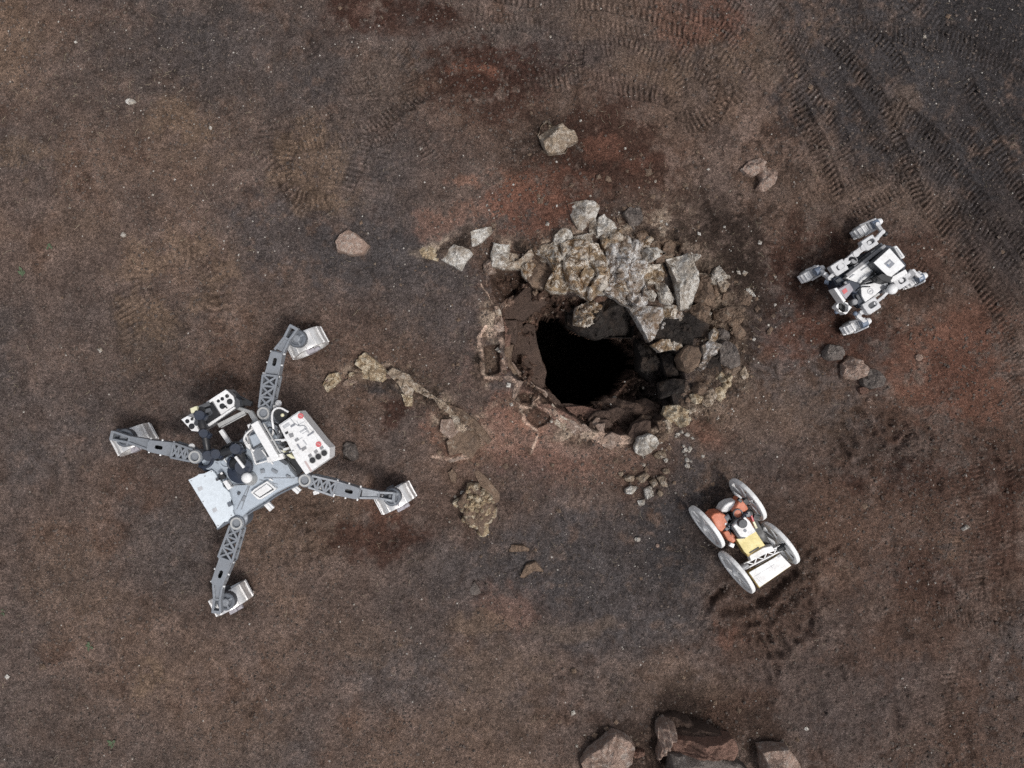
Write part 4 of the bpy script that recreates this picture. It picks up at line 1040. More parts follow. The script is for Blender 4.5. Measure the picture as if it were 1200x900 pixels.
CHIPL = ['whitish chip at the left of the upper chip group on dark cinders', 'topmost whitish chip on the dark cinders above the orange rover', 'whitish chip at the right of the upper chip group on dark cinders', 'tiny leftmost whitish chip on the dark cinders', 'small whitish chip at the upper left of the middle chip group', 'large whitish chip in the centre of the middle chip group', 'whitish chip at the lower left of the middle chip group', 'whitish chip at the right of the middle chip group', 'whitish chip under the right of the middle chip group', 'upper whitish chip of the lower chip group near the orange rover', 'tiny whitish chip at the right of the lower chip group', 'lowest and largest whitish chip nearest the orange rover', 'single tiny whitish chip between the middle and lower chip groups']
chip_g = 'whitish chips on dark cinders right of the whitish boulder'
for (x, y, r), cl in zip([(470, 492, 12), (488, 478, 11), (520, 493, 14), (462, 502, 8), (500, 552, 10), (512, 572, 14), (498, 582, 10), (535, 565, 12), (530, 578, 11), (520, 625, 14), (538, 632, 9), (522, 655, 15), (510, 600, 8)], CHIPL):
    loose('stone_chip', cl, 'stone chip', F4, ngon(x, y, r, 6), .05, 'white', chip_g, n=20)

def z_of_(p): g = P(*p); return ground_z(g.x, g.y)
# --- the pale ridge of crust left of the cave mouth, and the yellow lumpy rock
c = P(490, 455); rd = thing('rock_ridge', 'low pale yellowish ridge of broken crust right of the large grey rover', 'rock ridge', (c.x, c.y, 0))
for pts, h, mt in [([(38, 190), (60, 150), (95, 143), (102, 172), (75, 195), (55, 215)], .09, 'yellow'), ([(186, 105), (200, 75), (222, 62), (260, 92), (312, 142), (282, 167), (200, 152), (212, 125)], .14, 'yellow'),
                   ([(145, 150), (200, 140), (200, 170), (150, 165)], .05, 'tan'), ([(325, 145), (345, 128), (400, 150), (425, 185), (415, 225), (392, 232), (365, 185)], .12, 'pale'),
                   ([(380, 235), (420, 245), (418, 280), (395, 280)], .07, 'yellow'), ([(425, 185), (450, 190), (520, 240), (500, 248), (440, 215)], .06, 'pale'),
                   ([(515, 240), (560, 265), (605, 300), (590, 318), (545, 290)], .08, 'pale'), ([(600, 295), (650, 310), (700, 350), (755, 420), (738, 432), (690, 385), (640, 340)], .08, 'tan'),
                   ([(655, 360), (690, 385), (710, 440), (680, 500), (640, 480), (600, 490), (590, 440), (630, 400)], .05, 'tan'), ([(560, 350), (620, 345), (640, 380), (590, 420), (555, 390)], .03, 'ledge'),
                   ([(600, 320), (650, 345), (650, 375), (610, 365)], .05, 'pale')]:
    mb, b = rock_mesh(F5, pts, h, tilt=.4, rough=.28, grow=1.3, n=80); build('crust_slab', mb, R[mt], rd, smooth=28)
rr_ = random.Random(9)
for t in range(34):
    x, y = smooth_line([(60, 175), (150, 160), (250, 125), (330, 145), (400, 180), (470, 215), (560, 270), (640, 330), (700, 390), (700, 450)], 1)[min(16, int(t / 2))]
    x += rr_.uniform(-22, 22); y += rr_.uniform(-14, 24); rr = rr_.uniform(8, 22)
    mb, b = rock_mesh(F5, ngon(x, y, rr, 7, rr * .7, rr_.uniform(0, 3)), rr_.uniform(.03, .07), tilt=.4, rough=.3, n=32, grow=1.1); build('crust_slab', mb, R[rr_.choice(['yellow', 'pale', 'pale', 'ledge', 'tan'])], rd, smooth=28)
c = P(560, 592); yr = thing('lumpy_rock', 'yellow lumpy rock with a grey slab at its upper right, right of the large rover', 'rock', (c.x, c.y, 0))
lump_out = [(618, 712), (640, 680), (670, 640), (705, 625), (735, 660), (770, 690), (785, 730), (783, 775), (750, 800), (732, 862), (705, 812), (655, 792), (648, 745)]
mb, b = rock_mesh(F5, lump_out, .19, rough=.25, n=72, planes=3, tilt=.4); build('rock_base', mb, R['tan'], yr, smooth=40)
lr_ = random.Random(41); got = []
for _ in range(4000):
    x, y = lr_.uniform(615, 790), lr_.uniform(625, 860); rr = lr_.uniform(14, 29)
    if not in_poly(np.array([x]), np.array([y]), lump_out)[0] or any((x - a) ** 2 + (y - b_) ** 2 < (.5 * (rr + q)) ** 2 for a, b_, q in got): continue
    got.append((x, y, rr))
    hgt = .06 + .13 * max(0, 1 - ((x - 705) / 90) ** 2 - ((y - 730) / 120) ** 2)
    mb, b = rock_mesh(F5, ngon(x, y, rr, 8), hgt + .03, power=2.6, planes=1, tilt=.3, rough=.1, n=24, z0=z_of_(F5(x, y)) + .02, grow=1.0)
    build('lump', mb, R['yellow'], yr, smooth=50)
    if len(got) > 54: break
mb, b = rock_mesh(F5, [(697, 575), (715, 570), (760, 605), (808, 665), (810, 700), (790, 715), (755, 680), (720, 630)], .1, tilt=.4, rough=.06); build('slab', mb, R['tan'], yr, smooth=28)
mb, b = rock_mesh(F5, [(580, 575), (600, 560), (620, 585), (615, 625), (595, 615)], .05, tilt=.3); build('slab', mb, R['tan'], yr, smooth=28)

# ------------------------------------------------------------------ the large grey rover
def ring(mb, c, ax, r, r2, o, h):
    mb.lathe(c, ax, [(o, r2), (o, r), (o + h, r), (o + h, r2), (o, r2)], 24)

def z_of(px, py): g = P(px, py); return ground_z(g.x, g.y)

def cable(q, pts, mat, r=.009, name='cable', parent=None):
    mb = MB(); mb.tube(smooth_line([P(*q(x, y), z)[:] for x, y, z in pts], 3), r, 6); return build(name, mb, M[mat], parent or big, smooth=60)
zz1 = fr(110, 360, 4.5); zz2 = fr(290, 360, 4.5); zz3 = fr(200, 440, 5.0); zz4 = fr(210, 560, 5.0); zz5 = fr(330, 520, 1200 / 170)
rb = P(296, 545); RZ = .02
big = thing('planetary_rover', 'large grey four-legged rover with silver drum wheels and two payload boxes', 'rover', (rb.x, rb.y, 0))
ROLL = Vector((math.cos(math.radians(28)), math.sin(math.radians(28)), 0))

def drum_wheel(parent, c, roll, R_=.213, w=.103):
    axw = Vector((roll.y, -roll.x, 0)).normalized()
    mb = MB()
    mb.lathe(c, axw, [(-w, R_ - .035), (-w, R_), (-w * .72, R_ + .006), (-w * .45, R_), (w * .45, R_), (w * .72, R_ + .006), (w, R_), (w, R_ - .035), (w - .05, R_ - .05), (-w + .05, R_ - .05), (-w, R_ - .035)], 48)
    wh = build('wheel', mb, M['alu'], parent, smooth=35)
    mb = MB()
    mb.lathe(c, axw, [(-.02, 0), (-.02, R_ - .04), (.02, R_ - .04), (.02, 0)], 32)
    build('rim', mb, M['alu_dull'], wh)
    mb = MB()
    mb.lathe(c, axw, [(-.075, 0), (-.075, .05), (-.02, .075), (.02, .075), (.075, .05), (.075, 0)], 20)
    build('hub', mb, M['mid_grey'], wh)
    up = Vector((0, 0, 1))
    for k in range(12):
        a = 2 * math.pi * k / 12 + .42
        d = roll * math.cos(a) + up * math.sin(a)
        mb = MB(); mb.box(c + d * (R_ + .006), axw, w * .98, .008, .008, up=d)
        build('grouser', mb, M['alu'], wh, bevel=.003)
    for k in range(6):
        a = 2 * math.pi * k / 6
        d = roll * math.cos(a) + up * math.sin(a)
        mb = MB(); mb.bar(c + d * .06, c + d * (R_ - .04), .018, .03, up=axw)
        build('spoke', mb, M['alu_dull'], wh)
    return wh

def make_leg(path, disc, wheel_px, studs=True):
    """path in photo px: shoulder pivot, lattice end, plate end, tip ; disc: steering axis"""
    zs = [.80, .74, .68, .62]
    A, B, C_, D = [P(*p, z) for p, z in zip(path, zs)]
    up = Vector((0, 0, 1))
    leg = MB()
    hw0, hw1 = .062, .078
    d = (B - A).normalized(); s = up.cross(d).normalized()
    A2 = A + d * .05
    nseg = 3
    hh = .055
    L = (B - A2)
    def rail(t, side, v):
        w = hw0 + (hw1 - hw0) * t
        return A2 + L * t + s * w * side + up * v
    for side in (-1, 1):
        for v in (-hh, hh): leg.bar(rail(0, side, v), rail(1, side, v), .011, .012)
        for k in range(nseg):
            t0, t1 = k / nseg, (k + 1) / nseg
            leg.bar(rail(t0, side, -hh), rail(t1, side, hh), .006, .008)
            leg.bar(rail(t1, side, -hh), rail(t1, side, hh), .008, .008, up=d)
    for k in range(nseg + 1):
        t = k / nseg
        for v in (-hh, hh): leg.bar(rail(t, -1, v), rail(t, 1, v), .010, .010)
    for k in range(nseg):
        t0, t1 = k / nseg, (k + 1) / nseg
        leg.bar(rail(t0, -1, hh), rail(t1, 1, hh), .010, .009); leg.bar(rail(t0, 1, hh), rail(t1, -1, hh), .010, .0085)
        leg.bar(rail(t0, -1, -hh), rail(t1, 1, -hh), .009, .008); leg.bar(rail(t0, 1, -hh), rail(t1, -1, -hh), .009, .0075)
    lg = build('leg', leg, M['leg_grey'], big, bevel=.002)
    # drive rod inside the lattice
    mb = MB(); mb.cyl(A2 - up * .01, B - up * .01, .024, 12); build('drive_rod', mb, M['leg_dark'], lg)
    # shoulder ring
    mb = MB(); mb.lathe(A, up, [(-.08, 0), (-.08, .07), (.065, .075), (.075, .066), (.075, .042), (.055, .040), (.055, .0)], 28); build('shoulder_pivot', mb, M['leg_grey'], lg)
    mb = MB(); ring(mb, A, up, .064, .046, .074, .012); build('bearing_ring', mb, M['alu_dull'], lg)
    # plate with long opening
    d2 = (C_ - B).normalized(); s2 = up.cross(d2).normalized()
    w0, w1 = .078, .062
    zt = (B.z + C_.z) / 2
    out = [B + s2 * w0, B - s2 * w0, C_ - s2 * w1, C_ + s2 * w1]
    mb = MB(); cm = (B * .42 + C_ * .58)
    holed_poly(mb, [(p.x, p.y) for p in out], zt + .03, zt + .05, (cm.x, cm.y), .02, 28, (d2.x, d2.y, 2.1))
    for side, in ((-1,), (1,)):
        mb.bar(B + s2 * side * (w0 - .008) - up * .02, C_ + s2 * side * (w1 - .008) - up * .0, .0075, .05)
    mb.bar(B - s2 * .05, B + s2 * .05, .01, .05); mb.bar(C_ - s2 * .045, C_ + s2 * .045, .01, .05)
    build('knee_plate', mb, M['leg_grey'], lg, bevel=.002)
    mb = MB(); mb.bar(B - up * .035, C_ - up * .035, .05, .012); build('knee_floor', mb, M['black'], lg)
    # ribs and bolts that stand on the edges
    mb = MB()
    for t in (0.02, .5, .98):
        pt = B * (1 - t) + C_ * t
        for side in (-1, 1): mb.cyl(pt + s2 * side * .06 + up * .03, pt + s2 * side * (.094 - .012 * t) + up * .03, .010, 8)
    build('bolt', mb, M['white'], lg, stuff=True)
    # shin: two narrowing cheeks to the steering head
    mb = MB()
    d3 = (D - C_).normalized(); s3 = up.cross(d3).normalized()
    sh0 = [C_ + s2 * .055, C_ - s2 * .055]; 
    for side in (-1, 1):
        a = C_ + s3 * side * .05; m_ = C_ * .45 + D * .55 + s3 * side * .030; e = D + s3 * side * .042
        mb.bar(a, m_, .012, .035); mb.bar(m_, e, .012, .035)
    mm = C_ * .45 + D * .55
    mb.bar(C_ + d3 * .02, mm, .045, .016); mb.bar(D - s3 * .05, D + s3 * .05, .016, .04); mb.bar(mm - s3 * .034, mm + s3 * .034, .012, .03)
    build('shin', mb, M['leg_grey'], lg, bevel=.003)
    # steering head over the wheel
    S = P(*disc, .54)
    mb = MB()
    mb.lathe(S, up, [(-.10, 0), (-.10, .07), (-.05, .075), (-.045, .098), (.035, .098), (.045, .088), (.045, .07), (.03, .066), (.03, .0)], 32)
    build('steering_head', mb, M['leg_dark'], lg)
    mb = MB()
    mb.lathe(S, up, [(.03, 0), (.03, .045), (.06, .042), (.07, .03), (.07, 0)], 20)
    for k in range(4):
        a = k * math.pi / 2 + .5
        v = Vector((math.cos(a), math.sin(a), 0)); mb.bar(S + v * .03 + up * .04, S + v * .088 + up * .042, .01, .008)
    build('steering_motor', mb, M['leg_grey'], lg)
    # fork down to the hub
    gz = z_of(*wheel_px)
    wc = P(*wheel_px, gz + .225)
    axw = Vector((ROLL.y, -ROLL.x, 0))
    mb = MB(); off = wc - axw * .125
    S2 = S - up * .09
    mb.bar(S2, off + up * .26, .035, .03); mb.bar(off + up * .27, off, .04, .012, up=axw); mb.cyl(off - axw * .02, off + axw * .07, .045, 16)
    build('wheel_fork', mb, M['leg_dark'], lg, bevel=.003)
    mb = MB(); tb = wc + axw * .13 + ROLL * .03 + up * .12
    mb.box(tb, ROLL, .045, .022, .05); mb.cyl(tb + ROLL * .04, tb + ROLL * .10, .024, 12)
    mb.bar(tb - ROLL * .02 + up * .03, S2 + axw * .03, .018, .018)
    build('wheel_motor', mb, M['lilac'], lg, bevel=.004)
    drum_wheel(big, wc, ROLL)
    return lg

make_leg([(359.7, 561.8), (393.5, 571.5), (422, 577.5), (462, 582)], (460, 582), (463.5, 583))
make_leg([(280.5, 611.6), (266.5, 654), (256.5, 684), (255, 716)], (266, 704), (271, 700.5))
make_leg([(311.8, 483.8), (319, 440), (327, 413), (345, 384)], (349, 397), (360, 402))
make_leg([(232.2, 534.4), (205, 527), (177, 521.5), (133, 510)], (148, 513), (158, 515))

# main body: star plate with folded skirt
star = [(776, 600), (772, 622), (700, 650), (620, 690), (560, 735), (460, 795), (420, 838), (372, 832), (372, 770), (352, 690), (318, 630), (262, 568), (205, 545), (180, 500), (215, 468),
        (300, 478), (370, 410), (450, 340), (520, 285), (550, 262), (590, 258), (620, 300), (640, 380), (672, 470), (715, 555), (745, 590)]
ww = [P(*zz3(*p), .80) for p in star]
cx = sum(p.x for p in ww) / len(ww); cy = sum(p.y for p in ww) / len(ww)
mb = MB(); n = len(ww); vs = []
for k, z in ((.90, .62), (1.0, .70), (1.0, .80), (.965, .835), (.55, .852), (.18, .86)):
    vs += [(cx + (p.x - cx) * k, cy + (p.y - cy) * k, z) for p in ww]
fs = [(i * n + k, i * n + (k + 1) % n, (i + 1) * n + (k + 1) % n, (i + 1) * n + k) for i in range(5) for k in range(n)]
fs += [tuple(range(n - 1, -1, -1)), tuple(5 * n + k for k in range(n))]
mb.add(vs, fs); build('body', mb, M['body_grey'], big, smooth=22)
body_fold = MB()
ctr = P(*zz3(480, 600), .865)
for x, y in [(750, 600), (410, 800), (380, 800), (600, 300), (245, 500), (640, 640), (560, 300)]:
    e = P(*zz3(x, y), .838); body_fold.bar(ctr + (e - ctr) * .25, ctr + (e - ctr) * .92, .004, .006)
build('body_seam', body_fold, M['leg_grey'], big)
mb = MB(); ln = smooth_line([P(*zz3(x, y), .80)[:] for x, y in [(770, 628), (700, 662), (620, 702), (560, 745), (460, 805), (420, 845)]], 1)
mb.tube(ln, .012); build('skirt_edge', mb, M['leg_dark'], big)
mb = MB(); mb.lathe(P(*zz3(480, 590), .55), (0, 0, 1), [(0, 0), (0, .34), (.16, .36), (.16, 0)], 24); build('belly', mb, M['dark_grey'], big)
for x, y in [(230, 500), (400, 830), (590, 265)]:    # dark shoulder housings
    p = P(*zz3(x, y), .78); mb = MB(); mb.lathe(p, (0, 0, 1), [(-.12, 0), (-.12, .11), (.035, .11), (.05, .09), (.05, 0)], 24); build('shoulder_housing', mb, M['navy'] if x == 230 else M['leg_dark'], big)

# pale tail panel with a ragged inner edge
mb = MB(); mb.pprism(zz3, [(103, 612), (150, 590), (165, 578), (195, 575), (240, 553), (262, 575), (275, 600), (300, 628), (305, 650), (330, 672), (345, 690), (352, 720), (348, 745), (366, 770), (362, 795), (372, 822), (345, 835), (335, 855), (312, 858), (275, 895)], .86, .885)
tp = build('tail_panel', mb, M['blue_white'], big, bevel=.002)
for x, y in [(170, 665), (255, 790)]:
    mb = MB(); mb.pprism(zz3, [(x - 14, y - 6), (x + 10, y - 18), (x + 20, y + 2), (x - 4, y + 16)], .885, .887); build('printed_mark', mb, M['faint'], tp)
mb = MB()
for x, y in [(120, 617), (238, 562), (278, 880), (355, 820), (200, 590), (190, 740)]: mb.cyl(P(*zz3(x, y), .884), P(*zz3(x, y), .889), .007, 8)
build('screw', mb, M['mid_grey'], tp, stuff=True)
mb = MB(); mb.pprism(zz3, [(265, 895), (275, 905), (380, 840), (370, 822)], .80, .86); mb.pprism(zz3, [(330, 750), (350, 740), (360, 760), (340, 772)], .885, .905)
build('panel_bracket', mb, M['leg_dark'], tp)

# payload box on the right
mb = MB(); mb.pprism(zz3, [(632, 290), (752, 208), (905, 398), (932, 425), (930, 485), (792, 582), (735, 500)], .80, 1.02); pb = build('payload_box', mb, M['white'], big, bevel=.004)
mb = MB(); mb.pprism(zz3, [(640, 292), (750, 216), (884, 408), (772, 490)], 1.02, 1.032); build('lid', mb, M['white'], pb, bevel=.003)
for x, y in [(762, 237), (867, 403)]:
    mb = MB(); c = P(*zz3(x, y), 1.033); mb.cyl(c, c + Vector((0, 0, .003)), .029, 20); build('red_mark', mb, M['red'], pb)
    mb = MB(); mb.bar(c + Vector((-.018, .008, .0045)), c + Vector((.018, -.004, .0045)), .003, .001); build('red_mark_stroke', mb, M['pink'], pb)
for i, (x, y) in enumerate([(832, 496), (866, 475), (900, 454)]):
    mb = MB(); c = P(*zz3(x, y), 1.021); ring(mb, c, (0, 0, 1), .036, .030, 0, .006); build('port_ring', mb, M['alu_dull'], pb)
    mb = MB(); mb.cyl(c - Vector((0, 0, .002)), c + Vector((0, 0, .003)), .0305, 20); build('port', mb, M['black'], pb)
for x, y in [(815, 470), (850, 447), (884, 425)]:
    mb = MB(); mb.pprism(zz3, [(x - 12, y - 2), (x + 6, y - 14), (x + 14, y), (x - 4, y + 12)], 1.02, 1.026); build('connector', mb, M['mid_grey'], pb)
mb = MB(); mb.pprism(zz3, [(782, 505), (792, 500), (830, 560), (820, 568)], 1.02, 1.023); build('red_stripe', mb, M['pink'], pb)
mb = MB()
for pts in ([(735, 385), (770, 360), (773, 364), (738, 389)], [(770, 340), (800, 322), (803, 326), (773, 344)], [(740, 290), (780, 270), (782, 274), (742, 294)], [(740, 265), (760, 300), (756, 302), (736, 267)]):
    mb.pprism(zz3, pts, 1.03, 1.034)
build('lid_seam', mb, M['faint'], pb)
for pts in ([(690, 345), (715, 338), (720, 358), (700, 366)], [(725, 378), (745, 365), (750, 378), (732, 390)], [(765, 430), (790, 415), (796, 428), (772, 445)]):
    mb = MB(); mb.pprism(zz3, pts, 1.032, 1.045); build('latch', mb, M['mid_grey'], pb)
mb = MB(); mb.pprism(zz3, [(690, 460), (740, 500), (788, 545), (750, 580), (700, 530)], .80, .9); build('connector_bay', mb, M['black'], pb, bevel=.003)
for pts, mt in (([(655, 300), (690, 276), (700, 290), (665, 314)], 'faint'), ([(700, 296), (728, 278), (734, 288), (706, 306)], 'print_grey'), ([(790, 300), (812, 330), (804, 336), (782, 306)], 'faint'), ([(755, 330), (790, 308), (794, 316), (760, 338)], 'faint'),
                ([(800, 350), (838, 325), (842, 333), (804, 358)], 'print_grey'), ([(745, 400), (765, 432), (757, 437), (737, 405)], 'print_grey'), ([(780, 378), (800, 405), (794, 409), (774, 382)], 'faint'), ([(668, 336), (684, 326), (690, 338), (675, 347)], 'black')):
    mb = MB(); mb.pprism(zz3, pts, 1.032, 1.040); build('lid_fitting', mb, M[mt], pb, bevel=.001)
cable(zz3, [(700, 250, 1.04), (740, 300, 1.045), (790, 290, 1.045), (810, 340, 1.045)], 'faint', .004, parent=pb)
for k in range(6):
    mb = MB(); mb.bar(P(*zz3(640 + 6 * k, 330 + 26 * k), .98), P(*zz3(668 + 6 * k, 322 + 26 * k), 1.0), .012, .014); build('clip', mb, M['black'] if k % 2 else M['white'], pb)
mb = MB(); mb.pprism(zz3, [(640, 430), (690, 440), (740, 490), (710, 495), (660, 460)], .9, .98, .02); build('cable_cover', mb, M['cream'], pb, bevel=.006)

# payload box at the left front
lbx = MB(); lbx.pprism(zz3, [(60, 258), (130, 215), (210, 160), (328, 82), (368, 122), (376, 150), (372, 185), (300, 240), (168, 332), (122, 326), (100, 300)], .70, .90); lb = build('payload_box', lbx, M['mid_grey'], big, bevel=.004)
mb = MB(); mb.pprism(zz3, [(62, 258), (98, 237), (140, 250), (166, 328), (122, 324), (100, 298)], .902, .915); build('port_plate', mb, M['white'], lb, bevel=.002)
mb = MB(); mb.pprism(zz3, [(245, 145), (328, 86), (366, 122), (374, 150), (370, 180), (296, 232)], .902, .915); build('port_plate', mb, M['white'], lb, bevel=.002)
mb = MB(); mb.pprism(zz3, [(140, 240), (240, 152), (292, 232), (168, 310)], .90, .906); build('port_recess', mb, M['black'], lb)
mb = MB(); mb.pprism(zz3, [(205, 158), (322, 82), (328, 92), (212, 170)], .90, .93); mb.pprism(zz3, [(215, 285), (372, 182), (376, 192), (222, 300)], .9, .93); build('edge_bar', mb, M['white'], lb, bevel=.003)
for x, y, r in [(331, 121, .020), (303, 137, .019), (280, 150, .017), (347, 153, .031), (303, 180, .030), (322, 182, .012), (98, 268, .022), (124, 298, .031), (126, 255, .016), (330, 190, .008)]:
    c = P(*zz3(x, y), .914); mb = MB(); mb.cyl(c, c + Vector((0, 0, .004)), r, 18); build('port', mb, M['black'], lb)
c = P(*zz3(228, 215), .906); mb = MB(); ring(mb, c, (0, 0, 1), .036, .024, 0, .02); mb.cyl(c, c + Vector((0, 0, .01)), .02, 14); build('camera_lens', mb, M['dark_grey'], lb)
mb = MB(); mb.pprism(zz3, [(378, 120), (405, 140), (410, 180), (385, 200), (374, 190)], .72, .88, .01); build('side_block', mb, M['dark_grey'], lb, bevel=.004)
mb = MB(); mb.bar(P(*zz3(365, 100), .8), P(*zz3(480, 160), .8), .008, .012); mb.bar(P(*zz3(410, 155), .78), P(*zz3(478, 165), .78), .026, .03); build('side_rod', mb, M['black'], lb)
# the frame that carries it
mb = MB()
mb.bar(P(*zz3(282, 294), .84), P(*zz3(438, 214), .84), .024, .022); mb.bar(P(*zz3(296, 305), .875), P(*zz3(440, 228), .875), .006, .006)
build('front_bar', mb, M['alu_dull'], big, bevel=.004)
mb = MB(); mb.bar(P(*zz3(295, 320), .86), P(*zz3(345, 395), .86), .022, .02); build('front_strut', mb, M['white'], big, bevel=.005)
mb = MB(); mb.bar(P(*zz3(395, 190), .82), P(*zz3(470, 215), .86), .018, .02); mb.bar(P(*zz3(470, 215), .86), P(*zz3(510, 285), .95), .026, .02); build('front_strut', mb, M['alu_dull'], big, bevel=.005)
# white mast beam lying over the body
mb = MB(); a, b_ = P(*zz3(495, 275), 1.0), P(*zz3(620, 490), 1.0); mb.bar(a, b_, .042, .035); mbm = build('mast', mb, M['white'], big, bevel=.006)
mb = MB(); mb.bar(P(*zz3(455, 300), .97), P(*zz3(520, 275), .97), .022, .02); build('mast_bracket', mb, M['white'], mbm, bevel=.005)
mb = MB(); mb.bar(P(*zz3(570, 495), .96), P(*zz3(665, 470), .96), .03, .03); build('mast_bracket', mb, M['white'], mbm, bevel=.005)
mb = MB(); mb.bar(P(*zz3(545, 280), 1.02), P(*zz3(645, 455), 1.0), .007, .01); build('mast_rail', mb, M['alu_dull'], mbm)
# frame on the body beneath the mast
mb = MB()
for a, b_ in (((440, 330), (500, 300)), ((440, 330), (500, 520)), ((500, 520), (600, 490)), ((535, 435), (600, 520)), ((430, 370), (480, 440))):
    mb.bar(P(*zz3(*a), .91), P(*zz3(*b_), .91), .007, .012)
build('equipment_frame', mb, M['white'], big, bevel=.002)
mb = MB(); mb.pprism(zz3, [(455, 355), (510, 335), (545, 400), (490, 435)], .86, .93); build('equipment_box', mb, M['body_grey'], big, bevel=.01)
mb = MB(); mb.pprism(zz3, [(470, 440), (540, 415), (565, 470), (500, 505)], .86, .90); build('equipment_box', mb, M['leg_grey'], big, bevel=.006)
mb = MB()
for k in range(6): mb.pprism(zz3, [(478 + 10 * k, 425 - 6 * k), (486 + 10 * k, 420 - 6 * k), (492 + 10 * k, 432 - 6 * k), (484 + 10 * k, 437 - 6 * k)], .93, .938)
build('cooling_fin', mb, M['dark_grey'], big)
# manipulator arm
arm = [((430, 535), .96), ((415, 470), 1.06), ((385, 430), 1.10), ((330, 445), 1.10), ((270, 460), 1.08), ((225, 470), 1.04), ((212, 420), 1.04), ((200, 340), 1.06), ((185, 285), 1.06), ((175, 235), 1.04), ((185, 195), 1.0)]
pts = [P(*zz3(*p), z) for p, z in arm]
mb = MB(); mb.tube(smooth_line([p[:] for p in pts], 2), .036, 12); am = build('manipulator_arm', mb, M['black'], big)
for i, r in ((0, .08), (2, .05), (4, .045), (5, .05), (7, .042), (9, .048)):
    p = pts[i]; mb = MB(); mb.lathe(p, (.2, .1, 1), [(-.06, 0), (-.06, r), (-.03, r * 1.1), (.03, r * 1.1), (.06, r), (.06, 0)], 20)
    mb.cyl(p + Vector((-.05, .03, 0)), p + Vector((.06, -.03, 0)), r * .75, 14); build('arm_joint', mb, M['navy'], am)
mb = MB(); mb.bar(P(*zz3(380, 475), 1.12), P(*zz3(430, 540), 1.12), .013, .012); build('arm_bar', mb, M['white'], am, bevel=.003)
mb = MB(); mb.bar(P(*zz3(378, 400), 1.12), P(*zz3(408, 425), 1.12), .009, .01); build('arm_bar', mb, M['white'], am, bevel=.003)
mb = MB(); mb.pprism(zz3, [(108, 192), (150, 176), (162, 208), (118, 226)], .98, 1.06, .006); build('gripper_cap', mb, M['cream'], am, bevel=.006)
for a, b_ in (((165, 190), (230, 165)), ((185, 215), (235, 200)), ((165, 260), (150, 285))):
    mb = MB(); mb.bar(P(*zz3(*a), 1.0), P(*zz3(*b_), .96), .02, .022); build('gripper_finger', mb, M['dark_grey'], am, bevel=.004)
mb = MB(); mb.lathe(P(*zz3(330, 500), .86), (0, 0, 1), [(0, 0), (0, .085), (.03, .08), (.03, .06), (.012, .055), (.012, 0)], 24); build('deck_hatch', mb, M['body_grey'], big)
mb = MB(); mb.lathe(P(*zz3(410, 560), .85), (0, 0, 1), [(0, 0), (0, .13), (.05, .12), (.06, .10), (.06, 0)], 28); build('arm_base', mb, M['navy'], big)
mb = MB(); mb.lathe(P(*zz3(390, 500), .9), (0.6, .3, .5), [(-.09, 0), (-.09, .07), (.09, .07), (.09, 0)], 20); build('arm_base_motor', mb, M['black'], big, bevel=.003)
# domed camera
c = P(*zz3(468, 604), .86); e = P(*zz3(446, 600), 1.03)
mb = MB(); mb.lathe(c, e - c, [(0, 0), (0, .075), (.05, .07), (.07, .062), (.17, .055), (.17, 0)], 24); dc = build('domed_camera', mb, M['alu_dull'], big)
mb = MB(); mb.sphere(e, .056, 20, 12, (1, 1, .7)); build('camera_dome', mb, M['white'], dc)
# framed instrument near the lower edge
fz = [(468, 686), (490, 665), (565, 618), (618, 664), (598, 682), (530, 726), (510, 727)]
mb = MB(); mb.pprism(zz3, fz, .84, .91); ip = build('instrument_tray', mb, M['white'], big, bevel=.004)
mb = MB(); mb.pprism(zz3, [(482, 690), (566, 634), (606, 668), (522, 718)], .911, .914); build('tray_gasket', mb, M['dark_grey'], ip)
mb = MB(); mb.pprism(zz3, [(487, 688), (562, 636), (594, 664), (520, 712)], .914, .93); build('tray_lid', mb, M['white'], ip, bevel=.002)
for a, b_ in (((545, 730), (596, 784)), ((712, 643), (756, 682))):
    mb = MB(); mb.bar(P(*zz3(*a), .76), P(*zz3(*b_), .76), .032, .02); pg = build('outrigger_peg', mb, M['white'], big, bevel=.004)
    a_, c_ = P(*zz3(*a), .782), P(*zz3(*b_), .782); mb = MB(); mb.bar(a_, c_, .004, .003); build('peg_groove', mb, M['faint'], pg)
mb = MB(); mb.pprism(zz3, [(302, 622), (326, 612), (358, 658), (334, 672)], .86, .93); build('white_module', mb, M['white'], big, bevel=.006)
mb = MB(); mb.pprism(zz3, [(275, 578), (300, 566), (322, 600), (296, 614)], .885, .93); build('black_module', mb, M['black'], big, bevel=.004)
mb = MB(); mb.pprism(zz3, [(288, 572), (300, 566), (306, 576), (294, 582)], .93, .94); build('module_tag', mb, M['white'], big)
mb = MB(); mb.pprism(zz3, [(262, 606), (278, 600), (284, 612), (268, 620)], .885, .91); build('module_clip', mb, M['dark_grey'], big)
